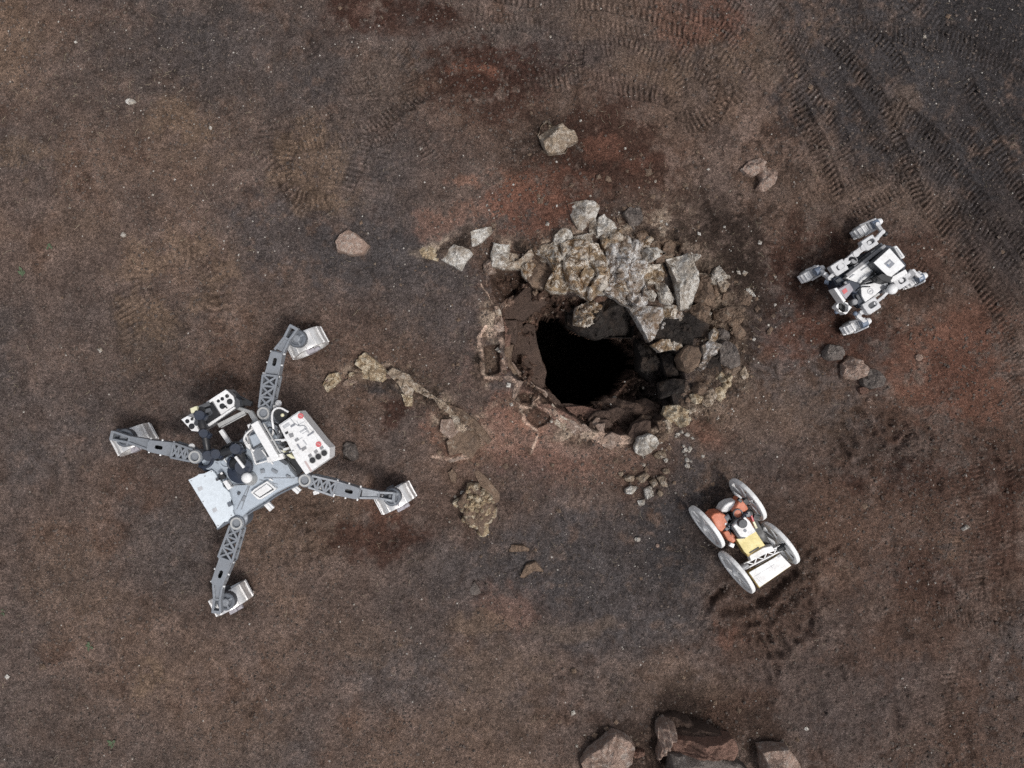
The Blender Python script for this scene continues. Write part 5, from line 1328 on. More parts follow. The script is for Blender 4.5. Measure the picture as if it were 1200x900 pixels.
# cables
cable(zz3, [(590, 365, .9), (605, 320, 1.0), (590, 250, 1.02), (600, 200, 1.0), (640, 185, .98), (690, 215, .98)], 'white', .011)
cable(zz3, [(500, 295, .95), (440, 340, .95), (425, 380, .93), (450, 420, .92), (490, 440, .9)], 'white', .013)
cable(zz3, [(480, 320, .95), (455, 350, .93), (462, 400, .92)], 'mid_grey', .01)
cable(zz3, [(580, 380, .95), (640, 375, 1.0), (690, 380, 1.0), (700, 410, .98)], 'white', .009)
cable(zz3, [(600, 400, .95), (640, 410, .98), (680, 440, .97)], 'mid_grey', .012)
cable(zz3, [(590, 420, .93), (650, 440, .96), (700, 470, .95)], 'white', .009)
cable(zz3, [(610, 280, .9), (640, 300, 1.0), (650, 350, 1.0), (640, 380, .98)], 'black', .012)
cable(zz3, [(300, 470, .95), (320, 440, 1.05), (310, 490, .9), (340, 520, .88)], 'white', .006)
cable(zz3, [(370, 480, .95), (360, 440, 1.1), (400, 420, 1.12), (440, 440, 1.0)], 'navy', .012)
cable(zz3, [(250, 470, 1.0), (240, 520, .95), (200, 540, .9), (170, 530, .85)], 'navy', .02)
for pts, mt, rr_c in (([(300, 430, 1.0), (340, 400, 1.08), (390, 390, 1.1), (430, 400, 1.0), (440, 450, .92)], 'black', .012), ([(420, 470, .95), (450, 480, .93), (470, 540, .9), (440, 570, .88)], 'black', .010), ([(350, 480, .95), (330, 520, .92), (360, 560, .9), (400, 540, .95)], 'navy', .012),
                      ([(240, 480, .96), (280, 500, .94), (330, 470, 1.0), (360, 450, 1.06)], 'black', .014), ([(560, 330, .9), (575, 300, .98), (600, 310, 1.0), (620, 350, 1.0)], 'black', .008), ([(640, 460, .9), (670, 480, .92), (700, 520, .93), (735, 560, .9)], 'black', .010), ([(445, 330, .93), (470, 300, 1.0), (480, 270, 1.0)], 'dark_grey', .01),
                      ([(610, 440, .95), (640, 470, .96), (690, 450, 1.0), (720, 440, 1.03)], 'faint', .007), ([(480, 620, .9), (440, 640, .88), (380, 640, .87), (340, 650, .92)], 'dark_grey', .006)):
    cable(zz3, pts, mt, rr_c)
for x, y, ang, a_, b_, z_, mt in [(360, 420, 30, .05, .03, 1.02, 'black'), (400, 450, -40, .04, .03, .98, 'dark_grey'), (430, 500, 20, .035, .03, .95, 'navy'), (300, 480, 60, .03, .02, .95, 'dark_grey'), (660, 500, -35, .05, .02, .9, 'dark_grey'), (540, 350, -60, .03, .018, .9, 'mid_grey'),
                               (610, 560, -30, .03, .015, .862, 'leg_grey'), (540, 560, 10, .02, .02, .866, 'leg_grey'), (690, 590, -30, .02, .012, .85, 'leg_grey'), (430, 720, 60, .03, .014, .855, 'leg_grey'), (400, 690, 60, .016, .012, .86, 'dark_grey'), (590, 610, -30, .02, .008, .862, 'white')]:
    mb = MB(); mb.box(P(*zz3(x, y), z_), (math.cos(math.radians(ang)), math.sin(math.radians(ang)), 0), a_, b_, .016); build('fitting', mb, M[mt], big, bevel=.003)
mb = MB(); c = P(*zz3(650, 230), .9); mb.lathe(c, (0, 0, 1), [(-.05, 0), (-.05, .075), (.03, .07), (.03, 0)], 20); build('joint_cap', mb, M['black'], big)
mb = MB(); mb.sphere(P(*zz3(655, 232), .95), .02, 10, 8); build('cap_knob', mb, M['cream'], big)
for x, y in [(632, 165), (125, 418), (866, 668)]:
    mb = MB(); p = P(*zz3(x, y), .76); mb.lathe(p, (.3, .2, 1), [(-.03, 0), (-.03, .034), (.03, .034), (.04, .02), (.04, 0)], 14); mb.box(p + Vector((-.02, -.03, 0)), (1, .3, 0), .03, .02, .025)
    build('leg_sensor', mb, M['white'], big, bevel=.003)

# ------------------------------------------------------------------ the orange and white rover
o3 = fr(790, 545, 5.625)
c = P(870, 630); ov = thing('planetary_rover', 'small orange, yellow and white rover on four tall pale ring wheels', 'rover', (c.x, c.y, 0))
roll = Vector((200, -280, 0)).normalized()
axo = Vector((roll.y, -roll.x, 0)) * -1         # points to the right-hand wheels
axo = Vector((.81, .58, 0)) if axo.x < 0 else axo
axo0 = axo
def ring_wheel(cpx, ph):
    Rw, w = .280, .024
    gz = z_of(*cpx)
    c = P(*cpx, gz + Rw)
    tl = math.radians(6); up = Vector((0, 0, 1)) * math.cos(tl) + axo0 * math.sin(tl); axo = axo0 * math.cos(tl) - Vector((0, 0, 1)) * math.sin(tl)
    nseg = 15
    mb = MB()
    mb.lathe(c, axo, [(-w, Rw - .045), (-w, Rw - .006), (-w + .008, Rw), (w - .008, Rw), (w, Rw - .006), (w, Rw - .045), (w - .008, Rw - .048), (-w + .008, Rw - .048), (-w, Rw - .045)], nseg * 2)
    wh = build('wheel', mb, M['wheel_pale'], ov, smooth=12, bevel=.002)
    for k in range(6):
        a = 2 * math.pi * k / 6 + ph; d = roll * math.cos(a) + up * math.sin(a); t = axo.cross(d)
        mb = MB()
        b0, b1, e0, e1 = .026, .026, .062, .062
        for sgn in (-1, 1):
            pass
        i0 = c + d * .05; i1 = c + d * (Rw - .035)
        V = [i0 - t * b0, i0 + t * b0, i1 + t * e1, i1 - t * e0]
        vv = [p + axo * (s * .008 - w * .25) for s in (-1, 1) for p in V]
        mb.add(vv, [(3, 2, 1, 0), (4, 5, 6, 7), (0, 1, 5, 4), (1, 2, 6, 5), (2, 3, 7, 6), (3, 0, 4, 7)])
        build('spoke', mb, M['wheel_side'], wh)
    mb = MB(); mb.lathe(c, axo, [(-.05, 0), (-.05, .02), (-.035, .035), (-.018, .07), (.012, .07), (.04, .04), (.04, 0)], 18); build('hub', mb, M['wheel_pale'], wh)
    return c
wcs = [ring_wheel(*p) for p in (((828, 617), .6), ((863, 670), .2), ((876, 585), .9), ((914, 636), 1.1))]
up = Vector((0, 0, 1))
# chassis, axles
mb = MB(); mb.pprism(o3, [(330, 350), (490, 260), (640, 520), (500, 620), (420, 540)], .17, .26); ch = build('chassis', mb, M['black'], ov, bevel=.006)
mb = MB(); mb.bar(wcs[0] + axo * .04, wcs[2] - axo * .04, .022, .022); build('front_axle', mb, M['dark_grey'], ov, bevel=.004)
mb = MB()
A, B = P(*o3(455, 672), .34), P(*o3(715, 540), .34)
d = (B - A).normalized(); s = up.cross(d)
for k in (-1, 1): mb.bar(A + s * .028 * k, B + s * .028 * k, .007, .012)
for k in range(8):
    t0, t1 = k / 8, (k + 1) / 8; sg = 1 if k % 2 else -1
    mb.bar(A + (B - A) * t0 + s * .028 * sg, A + (B - A) * t1 - s * .028 * sg, .006, .008)
build('truss_bar', mb, M['white'], ov, bevel=.002)
for p in (A, B):
    mb = MB(); mb.cyl(p - d * .06, p + d * .06, .032, 16); mb.cyl(p - d * .02, p + d * .02, .04, 16); build('rear_axle_motor', mb, M['mid_grey'] if p is A else M['black'], ov)
mb = MB(); mb.bar(wcs[1] + axo * .04, A - d * .05, .018, .018); mb.bar(B + d * .05, wcs[3] - axo * .04, .018, .018); build('rear_axle', mb, M['dark_grey'], ov)
mb = MB(); mb.pprism(o3, [(490, 712), (702, 590), (772, 665), (560, 812)], .26, .33); rp = build('rear_box', mb, M['olive'], ov, bevel=.003)
mb = MB(); mb.pprism(o3, [(494, 708), (700, 588), (772, 662), (564, 806)], .33, .342); build('rear_panel', mb, M['white'], rp, bevel=.002)
mb = MB()
for pts in ([(675, 600), (695, 588), (706, 600), (686, 612)],): mb.pprism(o3, pts, .342, .344)
build('printed_mark', mb, M['faint'], rp)
mb = MB()
for (a, b_) in (((545, 745), (590, 790)), ((620, 640), (650, 680)), ((530, 735), (660, 655))): mb.bar(P(*o3(*a), .3425), P(*o3(*b_), .3425), .002, .001)
build('panel_seam', mb, M['faint'], rp)
mb = MB(); mb.bar(P(*o3(535, 668), .345), P(*o3(655, 598), .345), .004, .003); build('panel_slot', mb, M['black'], rp)
mb = MB(); mb.pprism(o3, [(490, 600), (545, 565), (590, 540), (650, 530), (672, 565), (600, 590), (505, 640)], .28, .36, .01); build('rear_mechanism', mb, M['white'], ov, bevel=.005)
# yellow box
mb = MB(); mb.pprism(o3, [(410, 490), (470, 470), (538, 438), (600, 530), (545, 555), (488, 606)], .24, .45); yb = build('yellow_box', mb, M['olive'], ov, bevel=.003)
mb = MB(); mb.pprism(o3, [(410, 488), (475, 466), (538, 436), (598, 530), (550, 550), (488, 592), (465, 575)], .45, .47, 0); build('yellow_lid', mb, M['yellow'], yb, bevel=.004)
mb = MB(); mb.bar(P(*o3(497, 580), .472), P(*o3(558, 542), .472), .007, .004); build('lid_slot', mb, M['black'], yb)
# white camera box
mb = MB(); mb.pprism(o3, [(388, 402), (425, 370), (468, 340), (500, 372), (540, 440), (475, 478), (438, 474)], .40, .54); cb = build('camera_box', mb, M['white'], ov, bevel=.008)
cc = P(*o3(443, 380), .54); mb = MB(); mb.lathe(cc, (0, 0, 1), [(0, 0), (0, .05), (.05, .05), (.06, .044), (.06, .0)], 24); build('camera_lens', mb, M['dark_grey'], cb)
mb = MB(); mb.lathe(P(*o3(467, 432), .54), up, [(0, 0), (0, .018), (.004, .018), (.004, 0)], 14); build('emblem', mb, M['print_grey'], cb)
mb = MB(); mb.bar(P(*o3(420, 482), .5), P(*o3(468, 478), .5), .008, .006); build('box_strap', mb, M['black'], cb)
mb = MB(); mb.pprism(o3, [(376, 405), (388, 395), (436, 470), (420, 480)], .3, .5); build('box_side', mb, M['dark_grey'], cb)
# orange covers
def cover(pts, z0, z1, ins, name='orange_cover', mat='orange', bv=.012):
    mb = MB(); mb.pprism(o3, pts, z0, z1, ins); return build(name, mb, M[mat], ov, bevel=bv)
cover([(236, 338), (262, 314), (300, 308), (342, 324), (362, 368), (354, 410), (314, 448), (280, 428)], .24, .46, .01)
cover([(318, 442), (352, 424), (398, 452), (416, 498), (388, 522), (352, 500)], .24, .42, .006)
cover([(380, 305), (405, 270), (438, 216), (470, 240), (494, 292), (450, 322), (405, 335)], .24, .46, .006)
cover([(470, 335), (498, 325), (545, 420), (520, 415)], .26, .40, .005)
cover([(362, 240), (412, 230), (404, 285), (345, 320), (312, 318), (302, 300), (325, 262)], .22, .40, .012, 'front_cover', 'white')
cc = P(*o3(418, 320), .462); mb = MB(); ring(mb, cc, up, .055, .044, 0, .02); build('sensor_ring', mb, M['dark_grey'], ov)
mb = MB(); mb.cyl(cc, cc + up * .006, .043, 20); build('sensor_face', mb, M['orange'], ov)
for a, b_, m_, w_ in (((340, 330), (378, 395), 'navy', .03), ((375, 380), (395, 420), 'bluegrey', .03), ((450, 330), (500, 318), 'navy', .03), ((350, 362), (370, 375), 'white', .024), ((440, 350), (470, 325), 'white', .02),
                      ((425, 240), (440, 225), 'black', .024), ((460, 225), (485, 255), 'black', .028), ((335, 425), (360, 405), 'navy', .02), ((365, 520), (392, 532), 'white', .022), ((520, 340), (560, 350), 'black', .03),
                      ((330, 385), (358, 392), 'white', .014), ((345, 410), (365, 385), 'bluegrey', .02), ((505, 330), (520, 370), 'red', .01), ((520, 370), (540, 415), 'cream', .012)):
    mb = MB(); mb.bar(P(*o3(*a), .44), P(*o3(*b_), .44), w_, .022); build('actuator', mb, M[m_], ov, bevel=.004)
cable(o3, [(330, 430, .4), (345, 400, .47), (375, 385, .48), (390, 360, .47), (380, 320, .45), (400, 300, .44)], 'black', .012, parent=ov)
cable(o3, [(445, 365, .56), (455, 335, .5), (480, 310, .46), (490, 340, .42)], 'navy', .014, parent=ov)
cable(o3, [(300, 440, .42), (330, 425, .46), (352, 420, .45), (372, 440, .43), (378, 480, .4)], 'black', .008, parent=ov)
cable(o3, [(430, 235, .38), (470, 215, .35), (510, 235, .32), (530, 260, .3)], 'black', .012, parent=ov)
cable(o3, [(520, 320, .36), (560, 330, .34), (580, 345, .3), (560, 365, .3)], 'mid_grey', .008, parent=ov)

# ------------------------------------------------------------------ the white rover
l3 = fr(920, 240, 5.625)
c = P(1015, 325); lv = thing('planetary_rover', 'small white rover with dark chassis and folded wheel arms, right of the cave mouth', 'rover', (c.x, c.y, 0))
lroll = Vector((.55, .835, 0)).normalized()
def lb_(pts, z0, z1, mat, name, parent=None, ins=0.0, bv=.004, fr_=l3):
    mb = MB(); mb.pprism(fr_, pts, z0, z1, ins); return build(name, mb, M[mat], parent or lv, bevel=bv)
lb_([(300, 490), (420, 375), (640, 262), (700, 270), (800, 395), (770, 480), (660, 560), (525, 675), (470, 640), (400, 560), (330, 560)], .22, .36, 'navy', 'chassis')
lb_([(398, 482), (470, 425), (552, 368), (590, 420), (634, 470), (575, 505), (505, 522), (440, 505)], .36, .46, 'white', 'deck_cover', ins=.004)
lb_([(545, 372), (572, 376), (640, 458), (620, 470), (590, 440)], .36, .44, 'faint', 'deck_cover')
lb_([(498, 530), (560, 520), (640, 500), (668, 528), (600, 590), (530, 642), (505, 600)], .36, .45, 'white', 'deck_panel')
cc = P(*l3(563, 571), .452); mb = MB(); ring(mb, cc, (0, 0, 1), .034, .026, 0, .002); mb.bar(cc - Vector((.014, .01, -.001)), cc + Vector((.014, .01, .001)), .006, .001); build('printed_emblem', mb, M['faint'], lv)
tb = lb_([(580, 380), (690, 280), (796, 402), (690, 488)], .36, .60, 'dark_grey', 'box')
lb_([(584, 381), (690, 285), (791, 402), (690, 482)], .60, .612, 'white', 'lid', tb)
lb_([(652, 388), (690, 356), (724, 388), (690, 420)], .612, .614, 'print_grey', 'printed_logo', tb, bv=0)
lb_([(672, 384), (690, 370), (700, 380), (682, 394)], .614, .616, 'faint', 'logo_square', tb, bv=0)
lb_([(668, 398), (680, 388), (690, 400), (678, 410)], .614, .6155, 'bluegrey', 'logo_square', tb, bv=0)
lb_([(714, 274), (738, 266), (764, 300), (795, 345), (768, 358), (740, 315)], .42, .52, 'white', 'side_bumper', bv=.012)
mb = MB(); mb.bar(P(*l3(735, 285), .523), P(*l3(775, 345), .523), .004, .003); build('bumper_groove', mb, M['faint'], lv)
mb = MB(); mb.bar(P(*l3(400, 470), .45), P(*l3(655, 270), .45), .018, .022); build('side_rail', mb, M['mid_grey'], lv, bevel=.004)
mb = MB(); mb.bar(P(*l3(420, 440), .40), P(*l3(640, 265), .40), .03, .022); build('side_rail', mb, M['dark_grey'], lv, bevel=.004)
mb = MB(); mb.bar(P(*l3(690, 500), .5), P(*l3(795, 440), .5), .026, .02); build('rear_ledge', mb, M['white'], lv, bevel=.004)
lb_([(605, 472), (640, 452), (712, 478), (690, 512), (640, 500)], .45, .62, 'black', 'sensor_block')
lb_([(380, 500), (430, 490), (500, 515), (498, 560), (470, 590), (430, 580)], .36, .50, 'navy', 'shoulder_block', ins=.01, bv=.01)
lb_([(310, 480), (370, 470), (410, 510), (370, 540), (330, 540)], .34, .46, 'navy', 'shoulder_block', ins=.01, bv=.01)
lb_([(440, 590), (480, 580), (520, 640), (510, 680), (470, 650)], .30, .42, 'navy', 'shoulder_block', bv=.008)
# mast head: grey panel with orange square, white edge, camera frame
mp = lb_([(345, 560), (425, 515), (452, 560), (402, 622)], .50, .62, 'lilac', 'sensor_head')
lb_([(374, 566), (400, 548), (414, 570), (388, 590)], .62, .623, 'red', 'orange_mark', mp, bv=0)
lb_([(322, 552), (342, 545), (402, 632), (386, 645)], .50, .64, 'white', 'head_edge', mp)
mb = MB()
fo = [P(*l3(*p), .50) for p in [(330, 670), (370, 630), (440, 675), (400, 725)]]
holed_poly(mb, [(p.x, p.y) for p in fo], .40, .50, (sum(p.x for p in fo) / 4, sum(p.y for p in fo) / 4), .055, 28); build('camera_frame', mb, M['white'], lv, bevel=.004)
lb_([(345, 672), (372, 645), (425, 678), (398, 712)], .38, .42, 'black', 'camera_well')
mb = MB(); mb.lathe(P(*l3(436, 645), .42), (0, 0, 1), [(0, 0), (0, .036), (.08, .034), (.09, .024), (.09, 0)], 20); build('camera_barrel', mb, M['mid_grey'], lv)
mb = MB(); mb.sphere(P(*l3(340, 706), .42), .024, 14, 10); build('ball_joint', mb, M['bluegrey'], lv)
c = P(*l3(706, 556), .52); mb = MB(); mb.sphere(c, .058, 24, 14, (1, 1, .8)); mb.cyl(c - Vector((0, 0, .2)), c, .025, 12); build('antenna_dome', mb, M['white'], lv)
cable(l3, [(500, 522, .5), (540, 490, .54), (580, 450, .5), (600, 432, .48)], 'black', .012, parent=lv)
cable(l3, [(495, 525, .5), (560, 520, .5), (620, 500, .52)], 'black', .008, parent=lv)
cable(l3, [(400, 400, .42), (430, 350, .46), (460, 350, .46), (470, 385, .44)], 'black', .014, parent=lv)
mb = MB(); mb.lathe(P(*l3(440, 372), .4), (0, 0, 1), [(0, 0), (0, .04), (.06, .036), (.06, 0)], 18); build('rail_motor', mb, M['mid_grey'], lv)

for x, y, ang, a_, b_, z_, mt in [(470, 400, 35, .03, .018, .44, 'mid_grey'), (520, 355, 35, .035, .014, .42, 'black'), (585, 310, 35, .03, .016, .43, 'alu_dull'), (600, 430, -50, .04, .01, .47, 'black'), (580, 455, -50, .025, .012, .48, 'dark_grey'),
                               (545, 500, 15, .05, .012, .47, 'black'), (640, 545, 30, .03, .02, .44, 'mid_grey'), (660, 520, 30, .02, .016, .46, 'white'), (600, 600, 35, .04, .012, .40, 'alu_dull'), (555, 640, 40, .035, .014, .38, 'mid_grey'),
                               (480, 610, -60, .03, .016, .44, 'dark_grey'), (350, 500, 30, .03, .02, .47, 'dark_grey'), (400, 520, -50, .025, .014, .51, 'mid_grey'), (740, 470, 35, .03, .018, .44, 'alu_dull'), (770, 440, 35, .02, .02, .46, 'black'), (440, 470, 35, .03, .006, .464, 'faint'), (520, 420, 35, .04, .004, .464, 'faint')]:
    mb = MB(); mb.box(P(*l3(x, y), z_), (math.cos(math.radians(ang)), math.sin(math.radians(ang)), 0), a_, b_, .012); build('fitting', mb, M[mt], lv, bevel=.003)
cable(l3, [(440, 585, .46), (480, 560, .52), (500, 540, .5), (560, 540, .48)], 'black', .007, parent=lv)
cable(l3, [(620, 265, .4), (600, 300, .46), (560, 330, .44), (500, 380, .45)], 'dark_grey', .008, parent=lv)
def small_wheel(cx_, cy_, motor, dirs):
    """tread body with slots, motor at one end; dirs = wheel axis in photo zoom"""
    gz = z_of(*l3(cx_, cy_)); Rw = .098; w = .052
    c = P(*l3(cx_, cy_), gz + Rw + .01)
    axw = Vector((dirs[0], -dirs[1], 0)).normalized(); rl = Vector((-axw.y, axw.x, 0)); up = Vector((0, 0, 1))
    mb = MB(); mb.lathe(c, axw, [(-w, 0), (-w, Rw - .012), (-w + .012, Rw), (w - .012, Rw), (w, Rw - .012), (w, 0)], 30); wh = build('wheel', mb, M['tread_grey'], lv, smooth=25)
    mb = MB()
    for k in range(14):
        a = 2 * math.pi * k / 14; d = rl * math.cos(a) + up * math.sin(a); mb.box(c + d * (Rw + .004), axw, w * .92, .007, .009, up=d)
    build('tread_bar', mb, M['white'], wh, stuff=True)
    mb = MB()
    for k in range(14):
        a = 2 * math.pi * (k + .5) / 14; d = rl * math.cos(a) + up * math.sin(a); mb.box(c + d * (Rw + .0005), axw, w * .55, .010, .003, up=d)
    build('tread_slot', mb, M['arm_grey'], wh, stuff=True)
    mb = MB(); mb.lathe(c, axw, [(-w - .012, 0), (-w - .012, .07), (-w, .08), (w, .08), (w + .012, .07), (w + .012, 0)], 20); build('hub', mb, M['alu_dull'], wh)
    # motor and bracket on the outer side
    m = P(*l3(*motor), .20); mb = MB(); mv = (m - c); mv.z = 0; mv.normalize()
    mb.cyl(m - mv * .07 + up * .06, m + up * .06, .045, 18); build('wheel_motor', mb, M['bluegrey'], wh)
    mb = MB(); mb.cyl(m + up * .06, m + mv * .045 + up * .06, .045, 18, .03); build('motor_cap', mb, M['white'], wh)
    mb = MB(); t = Vector((-mv.y, mv.x, 0))
    for sg in (-1, 1): mb.bar(c + t * sg * .066 + up * .07 - mv * .02, m + t * sg * .05 + up * .10 - mv * .02, .009, .018)
    mb.bar(c + t * .07 + up * .13 + mv * .05, c - t * .07 + up * .13 + mv * .05, .016, .012)
    build('wheel_bracket', mb, M['arm_grey'], wh, bevel=.004)
    return c, m
w1 = small_wheel(500, 172, (592, 125), (.55, .83)); w2 = small_wheel(152, 462, (216, 432), (.55, .83)); w3 = small_wheel(826, 500, (885, 478), (.6, .8)); w4 = small_wheel(432, 806, (518, 775), (.5, .85))
def arm_(pts, name='wheel_arm', r=.020, mat='arm_grey'):
    mb = MB()
    ps = [P(*l3(x, y), z) for x, y, z in pts]
    for a, b_ in zip(ps[:-1], ps[1:]): mb.bar(a, b_, r, r * .9)
    for p in ps: mb.cyl(p - Vector((0, 0, r * 1.2)), p + Vector((0, 0, r * 1.2)), r * 1.25, 14)
    return build(name, mb, M[mat], lv, bevel=.003)
def knuckle(x, y, r, z=.42):
    p = P(*l3(x, y), z); d = Vector((.83, .55, 0)); s_ = Vector((-.55, .83, 0)); k = r / 560
    out = [p + d * k * 1.1 + s_ * k * .9, p - d * k * 1.1 + s_ * k * .9, p - d * k * 1.1 - s_ * k * .9, p + d * k * 1.1 - s_ * k * .9]
    mb = MB(); holed_poly(mb, [(q.x, q.y) for q in out], z - .05, z + .04, (p.x + .01, p.y + .012), k * .38, 24, (d.x, d.y, 1.6)); kn = build('arm_knuckle', mb, M['arm_grey'], lv, bevel=.006)
    mb = MB(); mb.box(p - Vector((0, 0, .005)), d, k * .9, k * .75, .02); build('knuckle_core', mb, M['dark_grey'], kn)
arm_([(605, 130, .30), (640, 180, .34), (600, 225, .38), (550, 255, .42)]); knuckle(547, 255, 40)
arm_([(510, 285, .42), (460, 325, .42), (400, 375, .42), (360, 410, .42)], r=.03); knuckle(348, 418, 42)
arm_([(325, 450, .42), (290, 485, .40), (262, 460, .34), (235, 430, .28)])
arm_([(890, 478, .28), (840, 440, .34), (800, 470, .38), (760, 500, .42)]); knuckle(755, 510, 40)
arm_([(720, 530, .40), (640, 610, .38), (590, 650, .42)], r=.016); knuckle(560, 668, 44)
arm_([(530, 690, .40), (500, 710, .38), (480, 735, .34), (520, 770, .28)])
mb = MB(); mb.sphere(P(*l3(462, 716), .36), .026, 14, 10); build('arm_joint', mb, M['bluegrey'], lv)
mb = MB(); mb.cyl(P(*l3(655, 190), .3), P(*l3(668, 198), .3), .03, 14); build('arm_knob', mb, M['black'], lv)
mb = MB(); mb.cyl(P(*l3(290, 510), .36), P(*l3(262, 505), .34), .03, 14); build('arm_joint', mb, M['bluegrey'], lv)
lb_([(780, 470), (830, 420), (868, 455), (815, 500)], .30, .38, 'mid_grey', 'arm_housing', bv=.01)

# ------------------------------------------------------------------ gravel, straw, weeds
def scatter_stones(name, count, smin, smax, mat, weight=None, seed=1):
    r = np.random.default_rng(seed)
    V = []; F = []; o = 0
    pts = np.stack([r.uniform(-6.1, 6.1, count * 3), r.uniform(-4.6, 4.6, count * 3)], 1)
    wt = weight(pts[:, 0], pts[:, 1]) if weight else np.ones(len(pts))
    pts = pts[r.random(len(pts)) < wt][:count]
    ins = in_poly(pts[:, 0], pts[:, 1], HOLE)
    pts = pts[~ins]
    octv = np.array([(1, 0, 0), (-1, 0, 0), (0, 1, 0), (0, -1, 0), (0, 0, 1), (0, 0, -1)], float)
    octf = [(0, 2, 4), (2, 1, 4), (1, 3, 4), (3, 0, 4), (2, 0, 5), (1, 2, 5), (3, 1, 5), (0, 3, 5)]
    for x, y in pts:
        s = smin * (smax / smin) ** (r.random() ** 1.8)
        v = octv * s * r.uniform(.6, 1.2, (6, 1)) * np.array([1, 1, .7])
        a = r.uniform(0, 6.28); cs, sn = math.cos(a), math.sin(a)
        z = ground_z(x, y) + s * .25
        for q in v: V.append((x + q[0] * cs - q[1] * sn, y + q[0] * sn + q[1] * cs, z + q[2]))
        F += [tuple(i + o for i in f) for f in octf]; o += 6
    me = bpy.data.meshes.new(name); me.from_pydata(V, [], F); me.update(); me.materials.append(mat)
    ob = bpy.data.objects.new(name, me); COL.objects.link(ob); ob['kind'] = 'stuff'
    return ob

def grain_mat(name, a, b):
    m, nt, bs = new_mat(name)
    n = noise_node(nt, 45, 2, .6)
    c = mixc(nt, ramp(nt, n.outputs[0], [(0.38, 0.0), (0.62, 1.0)]).outputs[0], a, b)
    nt.links.new(c, bs.inputs['Base Color']); bs.inputs['Roughness'].default_value = .9
    return m
def wdark(x, y): return np.clip(.25 + 1.1 * fbm(x, y, .8, 4, 401) + .3, .05, 1)
def g_at(px, py, r, x, y):
    c = W2((px, py)); return np.exp(-((x - c[0]) ** 2 + (y - c[1]) ** 2) / (r / 100) ** 2)
def wpale(x, y): return np.clip(.14 + .5 * fbm(x, y, 1.1, 3, 402) + .7 * g_at(760, 640, 90, x, y) + .5 * g_at(180, 120, 130, x, y) + .6 * g_at(340, 30, 90, x, y) + .7 * g_at(850, 400, 90, x, y) + .4 * g_at(1120, 100, 120, x, y), .03, 1)
scatter_stones('gravel', 30000, .005, .024, grain_mat('dark_gravel', (.035, .026, .022), (.155, .12, .10)), wdark, 3)
scatter_stones('pale_gravel', 2600, .004, .015, grain_mat('pale_gravel', (.30, .26, .22), (.52, .49, .45)), wpale, 4)
def wrim(x, y): return np.clip(.9 * g_at(835, 370, 60, x, y) + .8 * g_at(760, 250, 55, x, y) + .8 * g_at(850, 460, 40, x, y) + .6 * g_at(770, 540, 45, x, y) + .5 * g_at(870, 360, 40, x, y) + .5 * g_at(700, 300, 70, x, y) + .3 * g_at(690, 420, 160, x, y) + .35 * g_at(655, 165, 34, x, y) + .35 * g_at(1000, 440, 36, x, y) + .4 * g_at(720, 870, 55, x, y) + .4 * g_at(825, 850, 60, x, y) + .3 * g_at(890, 205, 26, x, y) + .35 * g_at(560, 595, 42, x, y) + .3 * g_at(480, 455, 50, x, y) + .2 * g_at(410, 285, 26, x, y) + .25 * g_at(900, 880, 40, x, y) + .25 * g_at(540, 500, 45, x, y), 0.015, 1)
scatter_stones('rubble', 3000, .010, .048, R['tan'], wrim, 5)
scatter_stones('pale_rubble', 900, .010, .040, R['white'], wrim, 6)

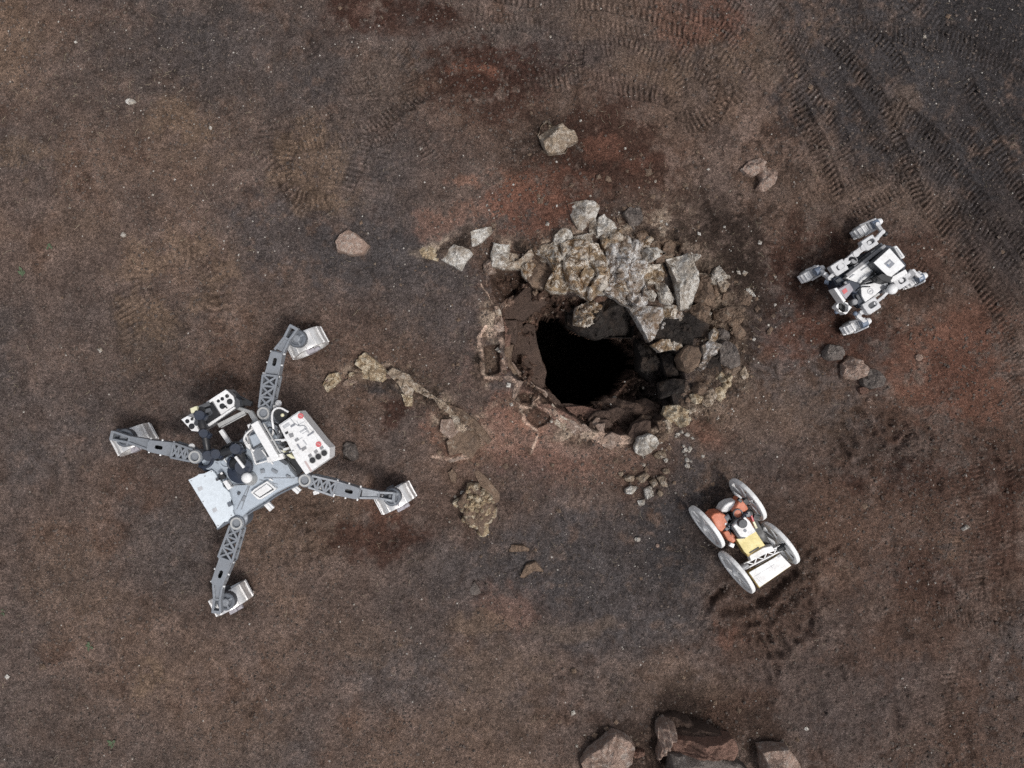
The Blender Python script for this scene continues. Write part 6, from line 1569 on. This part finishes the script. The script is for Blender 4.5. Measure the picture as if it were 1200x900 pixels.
def straw(name, count, seed, mat, weight, lmin=.03, lmax=.12, rad=.0022):
    r = np.random.default_rng(seed); mb = MB()
    pts = np.stack([r.uniform(-6.1, 6.1, count * 6), r.uniform(-4.6, 4.6, count * 6)], 1)
    pts = pts[r.random(len(pts)) < weight(pts[:, 0], pts[:, 1])][:count]
    pts = pts[~in_poly(pts[:, 0], pts[:, 1], HOLE)]
    for x, y in pts:
        L = lmin * (lmax / lmin) ** (r.random() ** 1.6); a = r.uniform(0, 6.28); bend = r.normal(0, .9)
        p = [x, y]; ps = []
        for k in range(5):
            ps.append((p[0], p[1], ground_z(p[0], p[1]) + rad * 1.3 + .012 * r.random() * math.sin(k / 4 * 3.14)))
            p = [p[0] + math.cos(a) * L / 4, p[1] + math.sin(a) * L / 4]; a += bend / 4 + r.normal(0, .15)
        mb.tube(ps, [rad, rad, rad * .9, rad * .7, rad * .4], 3)
    me = bpy.data.meshes.new(name); me.from_pydata(mb.v, [], mb.f); me.update(); me.materials.append(mat)
    ob = bpy.data.objects.new(name, me); COL.objects.link(ob); ob['kind'] = 'stuff'
def wst(x, y): return np.clip(.12 + .35 * fbm(x, y, 1.0, 3, 410) + .9 * g_at(790, 260, 80, x, y) + .8 * g_at(830, 370, 70, x, y) + .7 * g_at(140, 100, 90, x, y) + .5 * g_at(460, 520, 110, x, y) + .5 * g_at(570, 490, 90, x, y) + .4 * g_at(860, 300, 70, x, y), .02, 1)
straw('dry_straw', 900, 21, grain_mat('dry_straw', (.30, .24, .16), (.42, .36, .27)), wst)
straw('root_fibres', 900, 22, grain_mat('dark_roots', (.16, .115, .08), (.22, .165, .12)), lambda x, y: np.clip(wst(x, y) + .3, 0, 1), .03, .10, .002)

weed_m = grain_mat('weed_leaf', (.06, .09, .045), (.10, .13, .075))
for (x, y, s), l in zip([(28, 320, .05), (58, 288, .045), (104, 757, .05), (131, 872, .055), (4, 717, .03), (160, 322 - 140, .0)],
                        ['tiny green weed at the left edge below a smaller one', 'tiny green weed nearest the left side of the tan wheel print', 'tiny green weed alone in bare soil at the lower left', 'tiny green weed lowest in the bottom left corner', 'tiny green sprout at the very left edge', '']):
    if s == 0: continue
    c = P(x, y); z = ground_z(c.x, c.y); mb = MB(); r = random.Random(x)
    for k in range(9):
        a = r.uniform(0, 6.28); L = s * r.uniform(.5, 1.3); w = L * .28
        d = Vector((math.cos(a), math.sin(a), .35)); t = Vector((-math.sin(a), math.cos(a), 0)); b0 = Vector((c.x + r.uniform(-.02, .02), c.y + r.uniform(-.02, .02), z))
        mb.add([b0, b0 + d * L * .5 + t * w, b0 + d * L, b0 + d * L * .5 - t * w, b0 + d * L * .5 + Vector((0, 0, .004))], [(0, 4, 1), (0, 3, 4), (1, 4, 2), (4, 3, 2)])
    tag(build('weed', mb, weed_m, base=Vector((c.x, c.y, z))), l, 'weed', 'tiny green weeds on bare soil')

for o in SC.objects:
    if '_b' in o: del o['_b']
